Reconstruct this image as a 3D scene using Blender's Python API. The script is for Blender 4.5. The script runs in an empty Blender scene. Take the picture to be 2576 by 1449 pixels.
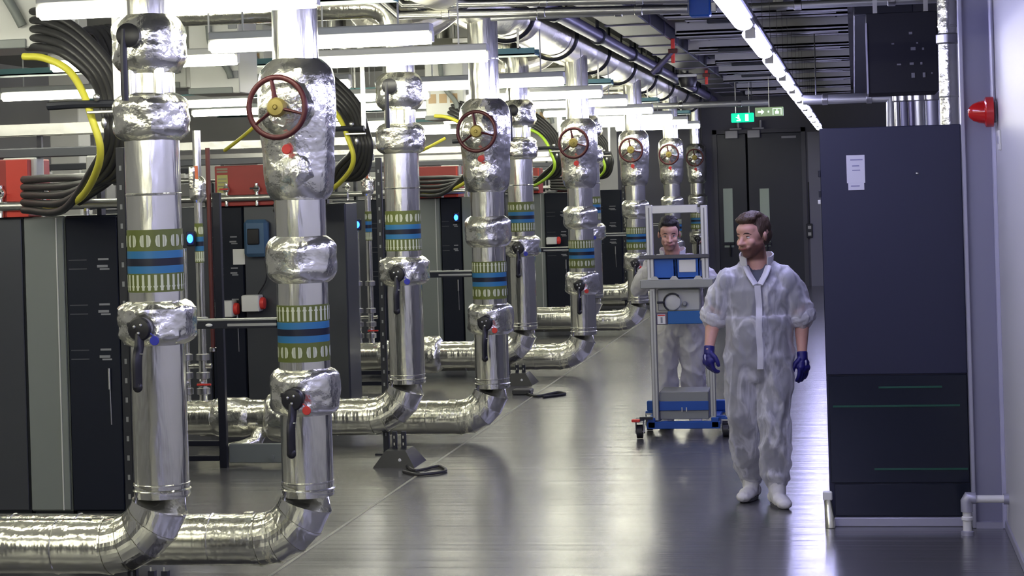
import bpy, math, random
from mathutils import Vector, Matrix, noise
random.seed(7)
S = bpy.context.scene
COL = S.collection
PI = math.pi
# ---------------------------------------------------------------- camera
F = 5000.0; A = math.atan(862/5000.0); RO = .029; PX = 1288.0; PY = 470.0; H = 2.0
_r = Vector((math.cos(A), math.sin(A), 0)); W = Vector((-math.sin(A), math.cos(A), 0)); _z = Vector((0, 0, 1))
CX = _r*math.cos(RO) - _z*math.sin(RO); CY = _z*math.cos(RO) + _r*math.sin(RO)
cam = bpy.data.cameras.new('camera'); co = bpy.data.objects.new('camera', cam); COL.objects.link(co)
cam.sensor_width = 36; cam.sensor_fit = 'HORIZONTAL'; cam.lens = F/2576*36
cam.shift_y = -(724.5-PY)/2576; cam.shift_x = 0
cam.clip_end = 200; cam.clip_start = .1
M = Matrix((CX, CY, -W)).transposed().to_4x4(); M.translation = Vector((0, 0, H))
co.matrix_world = M
S.camera = co
# ---------------------------------------------------------------- world, exposure
wd = bpy.data.worlds.new('world'); S.world = wd; wd.use_nodes = True
wd.node_tree.nodes['Background'].inputs[0].default_value = (.80, .80, .88, 1)
wd.node_tree.nodes['Background'].inputs[1].default_value = .16
S.view_settings.view_transform = 'Standard'; S.view_settings.look = 'None'
S.view_settings.gamma = 1; S.view_settings.use_curve_mapping = False
S.view_settings.exposure = 0.6
HALL_E = 17.0; CORR_E = 32.0           # strength of the hall tubes and of the corridor strip

def aY(px, py, Y):                      # photo pixel -> point of the place in the plane y = Y
    d = W*F + CX*(px-PX) + CY*(PY-py); t = Y/d.y
    return Vector((d.x*t, Y, H+d.z*t))
def aX(px, py, X):
    d = W*F + CX*(px-PX) + CY*(PY-py); t = X/d.x
    return Vector((X, d.y*t, H+d.z*t))
def aZ(px, py, Z=0.0):
    d = W*F + CX*(px-PX) + CY*(PY-py); t = (Z-H)/d.z
    return Vector((d.x*t, d.y*t, Z))

# ---------------------------------------------------------------- materials
MATS = {}
def mat(name, col, rough=.5, metal=0., bump=None, emis=None, estr=0., spec=.5, coat=0., vary=None, extra=None):
    if name in MATS: return MATS[name]
    m = bpy.data.materials.new(name); m.use_nodes = True; nt = m.node_tree; b = nt.nodes['Principled BSDF']
    b.inputs['Base Color'].default_value = (*col, 1); b.inputs['Roughness'].default_value = rough
    b.inputs['Metallic'].default_value = metal; b.inputs['Specular IOR Level'].default_value = spec
    b.inputs['Coat Weight'].default_value = coat
    geo = nt.nodes.new('ShaderNodeNewGeometry')
    if vary:                            # (scale, amount): worn / uneven colour and roughness
        n = nt.nodes.new('ShaderNodeTexNoise'); n.inputs['Scale'].default_value = vary[0]; n.inputs['Detail'].default_value = 4
        nt.links.new(geo.outputs['Position'], n.inputs['Vector'])
        mx = nt.nodes.new('ShaderNodeMix'); mx.data_type = 'RGBA'
        mx.inputs['A'].default_value = (*[max(0, c*(1-vary[1])) for c in col], 1)
        mx.inputs['B'].default_value = (*[min(1, c*(1+vary[1])) for c in col], 1)
        nt.links.new(n.outputs['Fac'], mx.inputs['Factor']); nt.links.new(mx.outputs['Result'], b.inputs['Base Color'])
    if bump:                            # (scale, strength, distance, stretch)
        n = nt.nodes.new('ShaderNodeTexNoise'); n.inputs['Scale'].default_value = bump[0]; n.inputs['Detail'].default_value = 3
        mp = nt.nodes.new('ShaderNodeMapping'); mp.inputs['Scale'].default_value = bump[3] if len(bump) > 3 else (1, 1, 1)
        nt.links.new(geo.outputs['Position'], mp.inputs['Vector']); nt.links.new(mp.outputs[0], n.inputs['Vector'])
        bp = nt.nodes.new('ShaderNodeBump'); bp.inputs['Strength'].default_value = bump[1]; bp.inputs['Distance'].default_value = bump[2]
        nt.links.new(n.outputs['Fac'], bp.inputs['Height']); nt.links.new(bp.outputs[0], b.inputs['Normal'])
    if emis:
        b.inputs['Emission Color'].default_value = (*emis, 1); b.inputs['Emission Strength'].default_value = estr
    MATS[name] = m
    return m
foil = mat('aluminium_jacket', (.93, .93, .83), .20, .97, bump=(13, .55, .02, (1, 1, .14)))
foil2 = mat('crumpled_foil', (.94, .94, .84), .23, .96, bump=(15, .5, .02))
steel = mat('galvanised_steel', (.62, .62, .60), .32, 1, bump=(12, .2, .01))
dsteel = mat('dark_lagged_pipe', (.16, .15, .22), .4, .6, bump=(20, .3, .01))
greenb = mat('olive_label_green', (.135, .165, .035), .45)
blueb = mat('label_blue', (.035, .19, .40), .4)
blackb = mat('label_black', (.012, .015, .03), .4)
whiteb = mat('label_cream', (.66, .70, .52), .5)
black = mat('black_plastic', (.012, .012, .016), .38, vary=(30, .3))
blacks = mat('black_painted_steel', (.02, .022, .032), .42, .2)
wheelr = mat('oxide_red_iron', (.085, .018, .020), .42, .2)
brass = mat('yellow_brass', (.34, .27, .07), .5, .3)
redt = mat('red_tag', (.72, .05, .04), .45)
bluet = mat('blue_tag', (.03, .04, .42), .45)
redbox = mat('fire_red_paint', (.36, .030, .026), .42, vary=(3, .12))
rackp = mat('graphite_panel', (.085, .09, .105), .34, .55, bump=(60, .05, .002, (1, 1, .1)))
rackb = mat('black_rack_door', (.008, .011, .022), .5, 0, spec=.25)
rackg = mat('grey_green_panel', (.19, .21, .20), .5, vary=(2, .08))
rackt = mat('rack_slot_grey', (.25, .26, .28), .5)
boxg = mat('pale_grey_enclosure', (.56, .57, .54), .45, vary=(4, .06))
white = mat('white_plastic', (.75, .75, .72), .45)
cabk = mat('black_rubber_cable', (.035, .035, .037), .38, bump=(60, .2, .003))
cabc = mat('dark_navy_panel', (.022, .025, .055), .36, .15, bump=(90, .04, .001))
cabl = mat('gloss_navy_panel', (.012, .016, .026), .16, .1)
trimw = mat('pale_violet_trim', (.42, .42, .50), .4, .4)
wallv = mat('violet_grey_panel', (.26, .26, .34), .45, .2)
wallw = mat('pale_wall_panel', (.56, .56, .57), .42, .1, bump=(6, .12, .004, (1, 1, .1)))
paper = mat('paper', (.66, .66, .74), .7)
ink = mat('ink', (.08, .08, .16), .7)
teal = mat('teal_tray', (.16, .34, .36), .5, .2)
bluep = mat('blue_paint', (.010, .075, .34), .4, vary=(6, .15))
alum = mat('brushed_aluminium_profile', (.50, .51, .49), .38, .7)
ceilm = mat('dark_soffit', (.030, .032, .038), .8)
ribm = mat('ribbed_channel_grey', (.40, .40, .41), .5, .3)
lampw = mat('lamp_housing_grey', (.55, .56, .55), .5)
tubeh = mat('hall_tube_light', (1, 1, 1), .5, emis=(1.0, .98, .80), estr=HALL_E)
tubec = mat('corridor_tube_light', (1, 1, 1), .5, emis=(.58, .57, 1.0), estr=CORR_E)
ledb = mat('blue_led', (0, .05, .6), .3, emis=(.02, .12, 1), estr=6)
exitg = mat('lit_exit_green', (.0, .3, .12), .4, emis=(.0, .62, .34), estr=.9)
exitw = mat('exit_pictogram', (.8, .9, .8), .4, emis=(.75, 1, .85), estr=1.0)
exito = mat('exit_olive', (.26, .36, .16), .5, emis=(.3, .42, .2), estr=.25)
doorm = mat('dark_door', (.018, .021, .034), .42, .1)
glassg = mat('pale_green_glass_panel', (.48, .58, .48), .3)
wallback = mat('back_wall_grey', (.10, .10, .13), .55)
hallw = mat('hall_wall_grey', (.72, .72, .68), .7, vary=(.8, .1))
redplas = mat('red_beacon_lens', (.55, .015, .015), .2, coat=.5)
bluev = mat('slate_blue_housing', (.06, .13, .24), .45)
brownl = mat('tan_sticker', (.42, .30, .17), .6)
greenl = mat('painted_green_reflection', (.012, .08, .05), .3)
# yellow/green earth cable: helical stripe left out, the stripe runs along the cable
yel = mat('yellow_green_cable', (.66, .62, .06), .45)
# floor
fl = bpy.data.materials.new('polished_dark_floor'); fl.use_nodes = True; nt = fl.node_tree; b = nt.nodes['Principled BSDF']
b.inputs['Base Color'].default_value = (.085, .085, .088, 1); b.inputs['Roughness'].default_value = .20
b.inputs['Specular IOR Level'].default_value = .8; b.inputs['Coat Weight'].default_value = .4; b.inputs['Coat Roughness'].default_value = .27
g = nt.nodes.new('ShaderNodeNewGeometry')
mp = nt.nodes.new('ShaderNodeMapping'); mp.inputs['Scale'].default_value = (.12, 4.6, 1)
n = nt.nodes.new('ShaderNodeTexNoise'); n.inputs['Scale'].default_value = 1.6; n.inputs['Detail'].default_value = 3
bp = nt.nodes.new('ShaderNodeBump'); bp.inputs['Strength'].default_value = .42; bp.inputs['Distance'].default_value = .012
nt.links.new(g.outputs['Position'], mp.inputs[0]); nt.links.new(mp.outputs[0], n.inputs['Vector'])
nt.links.new(n.outputs['Fac'], bp.inputs['Height']); nt.links.new(bp.outputs[0], b.inputs['Normal']); nt.links.new(bp.outputs[0], b.inputs['Coat Normal'])
rr = nt.nodes.new('ShaderNodeMapRange'); rr.inputs['To Min'].default_value = .19; rr.inputs['To Max'].default_value = .29
n2 = nt.nodes.new('ShaderNodeTexNoise'); n2.inputs['Scale'].default_value = 2.5; nt.links.new(g.outputs['Position'], n2.inputs['Vector'])
nt.links.new(n2.outputs['Fac'], rr.inputs['Value']); nt.links.new(rr.outputs[0], b.inputs['Roughness'])

# ---------------------------------------------------------------- mesh builder
class MB:
    def __init__(s): s.v = []; s.f = []; s.m = []; s.mi = 0
    def add(s, vs, fs):
        o = len(s.v); s.v += [tuple(v) for v in vs]
        for f in fs: s.f.append(tuple(i+o for i in f)); s.m.append(s.mi)
        return s
    def box(s, a, b, bev=0.0):
        x0, y0, z0 = [min(a[i], b[i]) for i in range(3)]; x1, y1, z1 = [max(a[i], b[i]) for i in range(3)]
        e = min(bev, (x1-x0)*.45, (y1-y0)*.45, (z1-z0)*.45)
        if e <= 0:
            return s.add([(x0,y0,z0),(x1,y0,z0),(x1,y1,z0),(x0,y1,z0),(x0,y0,z1),(x1,y0,z1),(x1,y1,z1),(x0,y1,z1)],
                         [(0,3,2,1),(4,5,6,7),(0,1,5,4),(1,2,6,5),(2,3,7,6),(3,0,4,7)])
        vs = []
        for X, sx in ((x0, 1), (x1, -1)):
            for Y, sy in ((y0, 1), (y1, -1)):
                for Z, sz in ((z0, 1), (z1, -1)):
                    vs += [(X, Y+sy*e, Z+sz*e), (X+sx*e, Y, Z+sz*e), (X+sx*e, Y+sy*e, Z)]
        def i(a_, b_, c_, k): return ((a_*2+b_)*2+c_)*3+k
        fs = [(i(0,0,0,0),i(0,0,1,0),i(0,1,1,0),i(0,1,0,0)), (i(1,0,0,0),i(1,1,0,0),i(1,1,1,0),i(1,0,1,0)),
              (i(0,0,0,1),i(1,0,0,1),i(1,0,1,1),i(0,0,1,1)), (i(0,1,0,1),i(0,1,1,1),i(1,1,1,1),i(1,1,0,1)),
              (i(0,0,0,2),i(0,1,0,2),i(1,1,0,2),i(1,0,0,2)), (i(0,0,1,2),i(1,0,1,2),i(1,1,1,2),i(0,1,1,2))]
        for b_ in (0, 1):
            for c_ in (0, 1): fs.append((i(0,b_,c_,1),i(1,b_,c_,1),i(1,b_,c_,2),i(0,b_,c_,2)))
        for a_ in (0, 1):
            for c_ in (0, 1): fs.append((i(a_,0,c_,0),i(a_,1,c_,0),i(a_,1,c_,2),i(a_,0,c_,2)))
        for a_ in (0, 1):
            for b_ in (0, 1): fs.append((i(a_,b_,0,0),i(a_,b_,1,0),i(a_,b_,1,1),i(a_,b_,0,1)))
        for a_ in (0, 1):
            for b_ in (0, 1):
                for c_ in (0, 1): fs.append((i(a_,b_,c_,0),i(a_,b_,c_,1),i(a_,b_,c_,2)))
        return s.add(vs, fs)
    def tube(s, pts, r, seg=16, caps=True, closed=False, sq=None):
        P = [Vector(p) for p in pts]; n = len(P)
        R = r if isinstance(r, (list, tuple)) else [r]*n
        T = []
        for i in range(n):
            if closed: a = P[i]-P[i-1]; b_ = P[(i+1) % n]-P[i]
            else:
                a = P[i]-P[i-1] if i else P[1]-P[0]; b_ = P[i+1]-P[i] if i < n-1 else P[-1]-P[-2]
            T.append((a.normalized(), (a.normalized()+b_.normalized()).normalized()))
        t0 = T[0][0]; u = t0.orthogonal().normalized()
        if abs(t0.z) < .9: u = t0.cross(Vector((0, 0, 1))).normalized()
        vs = []
        for i in range(n):
            ti, tb = T[i]
            u = (u-ti*u.dot(ti)).normalized(); w = ti.cross(u)
            for k in range(seg):
                a = 2*PI*k/seg
                o = (u*math.cos(a)*(sq[0] if sq else 1)+w*math.sin(a)*(sq[1] if sq else 1))*R[i]
                d = ti.dot(tb)
                if d > .3: o = o-ti*(o.dot(tb)/d)
                vs.append(P[i]+o)
        fs = []
        for i in range(n if closed else n-1):
            j = (i+1) % n
            for k in range(seg):
                k2 = (k+1) % seg; fs.append((i*seg+k, i*seg+k2, j*seg+k2, j*seg+k))
        if caps and not closed:
            fs.append(tuple(reversed(range(seg)))); fs.append(tuple(range((n-1)*seg, n*seg)))
        return s.add(vs, fs)
    def lathe(s, prof, c=(0, 0, 0), ax='z', seg=40, amp=0., fr=9., seed=0., caps=True):
        vs = []; c = Vector(c)
        for (z, r) in prof:
            for k in range(seg):
                a = 2*PI*k/seg; q = Vector((math.cos(a)*r, math.sin(a)*r, z))
                if amp:
                    p = q*fr+Vector((seed, seed*1.7, 0))
                    n_ = noise.noise(p)*.6+(abs(noise.noise(p*2.3))-.25)*.8+noise.noise(p*5.5)*.25
                    rr_ = r+n_*amp; q = Vector((math.cos(a)*rr_, math.sin(a)*rr_, z+noise.noise(p+Vector((9, 9, 9)))*amp*.5))
                if ax == 'y': q = Vector((q.x, q.z, q.y))
                elif ax == 'x': q = Vector((q.z, q.x, q.y))
                vs.append(c+q)
        fs = []; n = len(prof)
        for i in range(n-1):
            for k in range(seg):
                k2 = (k+1) % seg; fs.append((i*seg+k, i*seg+k2, (i+1)*seg+k2, (i+1)*seg+k))
        if caps: fs.append(tuple(reversed(range(seg)))); fs.append(tuple(range((n-1)*seg, n*seg)))
        if ax == 'y': fs = [tuple(reversed(f)) for f in fs]
        return s.add(vs, fs)
    def ell(s, c, r, seg=16, rings=10, rot=None):
        vs = []; c = Vector(c)
        for i in range(rings+1):
            th = PI*i/rings
            for k in range(seg):
                a = 2*PI*k/seg
                q = Vector((r[0]*math.sin(th)*math.cos(a), r[1]*math.sin(th)*math.sin(a), -r[2]*math.cos(th)))
                if rot: q = rot @ q
                vs.append(c+q)
        fs = [(i*seg+k, i*seg+(k+1) % seg, (i+1)*seg+(k+1) % seg, (i+1)*seg+k) for i in range(rings) for k in range(seg)]
        return s.add(vs, fs)
    def loft(s, rings, seg=20):          # rings: (centre, half width x, half depth y[, tilt matrix]); horizontal-ish ellipses
        vs = []
        for rg in rings:
            c = Vector(rg[0])
            for k in range(seg):
                a = 2*PI*k/seg; q = Vector((rg[1]*math.cos(a), rg[2]*math.sin(a), 0))
                if len(rg) > 3: q = rg[3] @ q
                vs.append(c+q)
        n = len(rings)
        fs = [(i*seg+k, i*seg+(k+1) % seg, (i+1)*seg+(k+1) % seg, (i+1)*seg+k) for i in range(n-1) for k in range(seg)]
        fs.append(tuple(reversed(range(seg)))); fs.append(tuple(range((n-1)*seg, n*seg)))
        return s.add(vs, fs)
    def prism(s, poly, z0, z1, f=None):  # poly in xz plane extruded along y z0..z1
        n = len(poly); vs = [(p[0], z0, p[1]) for p in poly]+[(p[0], z1, p[1]) for p in poly]
        fs = [tuple(range(n)), tuple(reversed(range(n, 2*n)))]+[(i, n+i, n+(i+1) % n, (i+1) % n) for i in range(n)]
        return s.add(vs, fs)
    def torus(s, c, R, r, ax='y', seg=40, sg=12, tilt=None):
        pts = []
        for k in range(seg):
            a = 2*PI*k/seg
            q = Vector((math.cos(a)*R, 0, math.sin(a)*R)) if ax == 'y' else (Vector((0, math.cos(a)*R, math.sin(a)*R)) if ax == 'x' else Vector((math.cos(a)*R, math.sin(a)*R, 0)))
            if tilt: q = tilt @ q
            pts.append(Vector(c)+q)
        return s.tube(pts, r, sg, closed=True)
    def build(s, name, mats, parent=None, smooth=40, label=None):
        me = bpy.data.meshes.new(name); me.from_pydata(s.v, [], s.f)
        ml = mats if isinstance(mats, (list, tuple)) else [mats]
        for m_ in ml: me.materials.append(m_)
        if len(ml) > 1: me.polygons.foreach_set('material_index', s.m)
        if smooth:
            me.polygons.foreach_set('use_smooth', [True]*len(me.polygons))
            me.set_sharp_from_angle(angle=math.radians(smooth))
        me.update()
        o = bpy.data.objects.new(name, me); COL.objects.link(o)
        if parent: o.parent = parent
        if label: o['label'] = label
        return o
def meta(o, label, cat, group=None, kind=None):
    if label: o['label'] = label
    if cat: o['category'] = cat
    if group: o['group'] = group
    if kind: o['kind'] = kind
    return o
def root(name, label, cat, loc=(0, 0, 0), group=None, rz=0):
    o = bpy.data.objects.new(name, None); COL.objects.link(o); o.location = loc; o.rotation_euler = (0, 0, rz)
    o.empty_display_size = .1
    return meta(o, label, cat, group)
def kids(o): return [c for c in bpy.data.objects if c.parent == o]
def copy_tree(o, parent=None):
    ks = kids(o); c = o.copy(); COL.objects.link(c); c.parent = parent
    for k in ks: copy_tree(k, c)
    return c
def struct(mb, name, m, smooth=30):
    o = mb.build(name, m, None, smooth); o['kind'] = 'structure'; return o
def bez(pts, n=10):                      # Catmull-Rom through points
    P = [Vector(p) for p in pts]; P = [P[0]*2-P[1]]+P+[P[-1]*2-P[-2]]; out = []
    for i in range(1, len(P)-2):
        for k in range(n):
            t = k/n; a, b_, c_, d = P[i-1], P[i], P[i+1], P[i+2]
            out.append(.5*((2*b_)+(c_-a)*t+(2*a-5*b_+4*c_-d)*t*t+(3*b_-a-3*c_+d)*t**3))
    out.append(P[-2]); return out
# ================================================================ SETTING
WY = 37.3
struct(MB().box((-14, -9, -.1), (1.6, WY+.3, 0)), 'floor', fl)
struct(MB().box((-3.085, -4, 0), (-3.065, WY, .0015)), 'trim_1', mat('floor_seam', (.32, .31, .24), .4))
struct(MB().box((-14.3, -9, 0), (-14, WY+.3, 4.4)), 'wall_left', hallw)
struct(MB().box((-14, -9.3, 0), (1.6, -9, 4.4)), 'wall_front', wallback)
m = MB(); m.box((-14, WY, 0), (-4.4, WY+.3, 4.4)); struct(m, 'wall_back', hallw)
m = MB(); m.box((-4.4, WY, 0), (-2.55, WY+.3, 4.4)); m.box((-2.55, WY, 2.88), (-.93, WY+.3, 4.4)); m.box((-.93, WY, 0), (1.6, WY+.3, 4.4))
struct(m, 'wall_back', wallback)
struct(MB().box((-3.6, -9, 4.3), (1.6, WY+.3, 4.4)), 'ceiling', ceilm)
struct(MB().box((-14, -9, 4.3), (-3.6, WY+.3, 4.4)), 'ceiling', mat('hall_soffit', (.40, .40, .37), .8))
struct(MB().box((-2.7, WY+.2, 0), (-.8, WY+.29, 3)), 'door_gap_blocker', ceilm)  # added dark slab, keeps background light out of the door gap
# right side: panel return facing the camera and the near wall
m = MB(); m.box((.62, 11.5, 0), (1.6, 11.56, 4.3)); struct(m, 'wall_return', wallv)
m = MB(); m.box((.788, -9, 0), (1.6, 11.5, 4.3)); struct(m, 'wall_right', wallw)
m = MB(); m.box((1.0, 11.56, 0), (1.6, WY, 4.3)); struct(m, 'wall_right', wallback)
struct(MB().box((.62, 11.47, 0), (.788, 11.5, .035)), 'baseboard_right', trimw)
struct(MB().box((.60, 11.47, 0), (.622, 11.57, 4.3), .004), 'trim_2', trimw)
struct(MB().box((.765, 11.455, 0), (.79, 11.5, 4.3), .004), 'trim_3', mat('bright_violet_edge', (.62, .62, .80), .25, .5))
struct(MB().box((.776, -4, 0), (.79, 11.45, .05), .003), 'baseboard_near', trimw)
# double door in the back wall
d0, d1 = aY(1765, 500, WY).x, aY(2010, 500, WY).x
dm = aY(1880, 500, WY).x
for i, (xa, xb) in enumerate(((-2.55, dm), (dm, -.93))):
    r_ = MB().box((xa+.03, WY+.02, .01), (xb-.006, WY+.07, 2.86), .003).build('door_%d' % (i+1), doorm); r_['kind'] = 'structure'
    px = 1833 if i == 0 else 1925
    xc = aY(px, 560, WY).x; w_ = .088
    g_ = MB().box((xc-w_, WY+.005, .75), (xc+w_, WY+.02, aY(px, 474, WY).z), .003).build('vision_panel', glassg, r_)
    hb = MB(); hz = aY(px, 612, WY).z
    hb.box((xc-.10, WY-.05, hz-.03), (xc+.10, WY-.01, hz+.02), .006); hb.tube([(xc+.03, WY-.05, hz-.25), (xc+.03, WY-.05, hz)], .014, 10)
    hb.build('door_handle', blacks, r_)
    cxp = aY((1840, 1896)[i], 330, WY).x
    cb = MB(); cb.box((cxp-.12, WY-.08, 2.78), (cxp+.12, WY+.0, 2.93), .01); cb.box((cxp-.02, WY-.2, 2.94), (cxp+.2, WY-.04, 2.97), .004); cb.tube([(cxp+.14, WY-.15, 2.95), (cxp+.14, WY-.15, 3.1)], .03, 10)
    cb.build('door_closer', mat('closer_grey', (.3, .3, .33), .4, .3), r_)
MB().box((-1.32, WY-.004, 2.76), (-1.05, WY+.019, 2.80)).build('name_plate', mat('plate_grey', (.35, .35, .4), .5), r_)
m = MB(); m.box((-2.6, WY-.03, 0), (-2.52, WY, 2.95)); m.box((-.96, WY-.03, 0), (-.88, WY, 2.95)); m.box((-2.6, WY-.03, 2.87), (-.88, WY, 2.95))
struct(m, 'trim_4', mat('door_frame', (.07, .07, .09), .45))
struct(MB().box((-.84, WY-.05, 0), (-.15, WY, 2.86)), 'trim_5', mat('wall_strip_violet', (.20, .20, .27), .45))
sw = aY(2037, 580, WY)
rt = root('light_switch', 'small dark double switch box on the grey wall strip right of the double door', 'switch', (sw.x, WY-.06, sw.z))
MB().box((-.055, -.03, -.13), (.055, .01, .13), .008).build('switch_plate', blacks, rt)
MB().box((-.03, -.04, .03), (.03, -.03, .09), .003).build('rocker', boxg, rt); MB().box((-.03, -.04, -.09), (.03, -.03, -.03), .003).build('rocker', boxg, rt)
MB().tube([(0, 0, .13), (0, .01, .9)], .012, 8).build('conduit', blacks, rt)

# ================================================================ LIGHTS
def tube_light(label, loc, L, along, m_emit, group, rz=0, wd_=.040):
    r_ = root('tube_light', label, 'light', loc, group, rz)
    m = MB()
    if along == 'x':
        m.box((-L/2, -.05, .035), (L/2, .05, .09), .008); h = MB()
        for x in (-L*.35, L*.35): m.box((x-.005, -.005, .09), (x+.005, .005, 4.3-loc[2]))
        h.tube([(-L/2+.01, 0, 0), (L/2-.01, 0, 0)], wd_, 12)
        m_h = lampw; e = [MB().box((-L/2-.006, -.03, -.025), (-L/2+.012, .03, .04)), MB().box((L/2-.012, -.03, -.025), (L/2+.006, .03, .04))]
    else:
        m.box((-.055, -L/2-.34, .035), (.055, L/2+.34, .075), .008); h = MB()
        for x in (-L*.35, L*.35): m.box((-.0015, x-.0015, .07), (.0015, x+.0015, (4.3 if loc[1] < 17 else 3.62)-loc[2]))
        m_h = mat('dark_lamp_rail', (.09, .09, .11), .5); h.tube([(0, -L/2+.01, 0), (0, L/2-.01, 0)], .050, 14, sq=(1, .6))
        e = [MB().box((-.03, -L/2-.006, -.025), (.03, -L/2+.012, .04)), MB().box((-.03, L/2-.012, -.025), (.03, L/2+.006, .04))]
    m.build('housing', m_h, r_); h.build('tube', m_emit, r_); [q.build('end_cap', white, r_) for q in e]
    return r_
ordn = ['nearest', 'second', 'third', 'fourth', 'fifth', 'sixth', 'seventh', 'eighth', 'ninth', 'tenth', 'eleventh', 'twelfth', 'thirteenth', 'fourteenth', 'fifteenth', 'sixteenth', 'seventeenth', 'eighteenth', 'nineteenth', 'twentieth', 'twenty-first', 'twenty-second', 'twenty-third']
# corridor strip
vis = 0
yy = -5.0; first = None; k = 0
spots = []
while yy < WY-2.5: spots.append(yy); yy += 2.62
# align so that a joint falls at 11.3
off = 11.30-1.30-min(spots, key=lambda q: abs(q-10.0))
for q in spots:
    Y = q+off
    seen = Y > 8.6
    if not seen: hid = globals().get('hid', 0)+1
    lab = 'bluish white strip light over the aisle, %s in the picture from the camera' % ordn[min(vis, 15)] if seen else 'bluish white aisle strip light before the picture, %s from the rear' % ordn[hid]
    o = tube_light(lab, (-.575, Y, 2.85), 1.92, 'y', tubec, 'strip lights in a row above the aisle')
    if seen: vis += 1
# hall tubes: two rows per bay, three banks
ty = [-3.5, -1.5, 1.6, 4.2, 6.9, 9.30, 11.95, 13.85, 17.6, 20.3, 22.6, 25.5, 28.3, 30.9, 33.4]
ti = 0
banks = ((-3.24, 'bank nearest the aisle'), (-5.15, 'middle bank'), (-7.1, 'bank farthest from the aisle'))
for bi, (bx, bn) in enumerate(banks):
    vi = 0
    for Y in ty:
        L = 1.42
        see = Y > 8.5
        x_ = bx-(0 if bi == 0 else .1*math.sin(Y*3))
        lab = ('warm white hall tube light, %s, %s row in view' % (bn, ordn[vi])) if see else 'warm white hall tube light before the picture, %s, row %s' % (bn, ordn[ty.index(Y)])
        tube_light(lab, (x_, Y, 2.93+(0 if bi == 0 else .05)), L, 'x', tubeh, 'tube lights across the hall')
        if see: vi += 1

# ================================================================ PIPES
def frange(a, b_, n): return [a+(b_-a)*i/(n-1) for i in range(n)]
def bulge(z0, z1, r0, r1, n=16, sharp=.24):       # profile of a padded foil cover
    out = []
    for i in range(n):
        t = i/(n-1); e = min(t, 1-t)/sharp
        s_ = 1 if e >= 1 else math.sin(e*PI/2)**.8
        out.append((z0+(z1-z0)*t, r0+(r1-r0)*s_))
    return out
def pipe_prof(z0, z1, r, seams=()):
    pr = [(z0, r)]
    for z in sorted(seams):
        pr += [(z-.012, r), (z-.010, r+.004), (z-.003, r+.005), (z, r+.001)]
    pr.append((z1, r)); return pr
def band(root_, z0, z1, r, up, flip):             # coloured marker band; z1 top
    m = MB(); h = z1-z0
    cuts = [(0, .30, 0), (.30, .42, 1), (.42, .54, 2), (.54, .66, 1), (.66, 1, 0)]
    for a, b_, mi in cuts:
        if flip: a, b_ = 1-b_, 1-a
        m.mi = mi; m.lathe([(z0+h*a, r+.002), (z0+h*b_, r+.002)], seg=48, caps=False)
    m.mi = 3
    rr_ = r+.004
    def onc(poly):                                 # small polygon wrapped on the cylinder, poly = (arc metres, z)
        m.add([(rr_*math.sin(p[0]/rr_), -rr_*math.cos(p[0]/rr_), p[1]) for p in poly], [tuple(range(len(poly)))])
    # arrows
    za, zb = (z0+h*.03, z0+h*.28) if not flip else (z0+h*.72, z0+h*.97)
    n = 28 if r > .08 else 12
    for i in range(n):
        s = (i-n/2+.5)*2*PI*rr_/n; w_ = .0065; hw = .0120; hl = .022
        onc([(s-w_, za), (s+w_, za), (s+w_, zb), (s-w_, zb)])
        if up: onc([(s-hw, zb-hl), (s+hw, zb-hl), (s, zb+.002)])
        else: onc([(s+hw, za+hl), (s-hw, za+hl), (s, za-.002)])
    # lettering blocks on the other green part
    zc = z0+h*(.82 if not flip else .17); hh = h*.095
    n = 22 if r > .08 else 8
    for i in range(n):
        s = (i-n/2+.5)*2*PI*rr_/n; w_ = .0125; sg = 1 if i % 2 else -1
        onc([(s-sg*w_, zc-hh), (s-sg*w_*.4, zc-hh), (s-sg*w_*.4, zc+hh), (s-sg*w_, zc+hh)][::sg])
        onc([(s-sg*w_*.25, zc-hh), (s+sg*w_*.4, zc-hh*.8), (s+sg*w_*.75, zc), (s+sg*w_*.4, zc+hh*.8), (s-sg*w_*.25, zc+hh)][::sg])
    return m.build('label_band', [greenb, blueb, blackb, whiteb], root_, 30)
def lever(root_, z, yo, tag, L=.27, tagx=.075):
    m = MB(); m.lathe([(yo+.04, .035), (yo, .04), (yo-.01, .055), (yo-.045, .058), (yo-.055, .05), (yo-.06, .02)], (0, 0, z), 'y', 28)
    m.box((-.062, yo-.05, z+.012), (-.03, yo-.02, z+.035), .004)
    h = m.build('valve_hub', black, root_)
    b_ = MB()
    for (x, dz) in ((-.02, .012), (.012, .02), (.0, -.018)): b_.ell((x, yo-.062, z+dz), (.008, .006, .008), 10, 6)
    b_.build('bolt', steel, h)
    m = MB(); pts = [(0, yo-.04, z-.02), (0, yo-.055, z-.08), (0, yo-.085, z-.14), (0, yo-.09, z-L)]
    m.tube(bez(pts, 5), .025, 12, sq=(1, .55)); m.ell((0, yo-.09, z-L), (.025, .014, .025), 12, 8)
    lv = m.build('lever_handle', black, root_)
    MB().box((-.023, yo-.084, z-.118), (.023, yo-.064, z-.112), .002).build('ferrule', steel, lv)
    t = MB(); t.lathe([(yo-.045, .021), (yo-.05, .023), (yo-.054, .021)], (tagx, 0, z-.055), 'y', 20)
    t.tube([(tagx*.5, yo-.04, z-.01), (tagx, yo-.048, z-.035)], .0025, 6)
    t.build('valve_tag', tag, root_, label='%s round valve tag' % ('red' if tag is redt else 'blue'))
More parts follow.
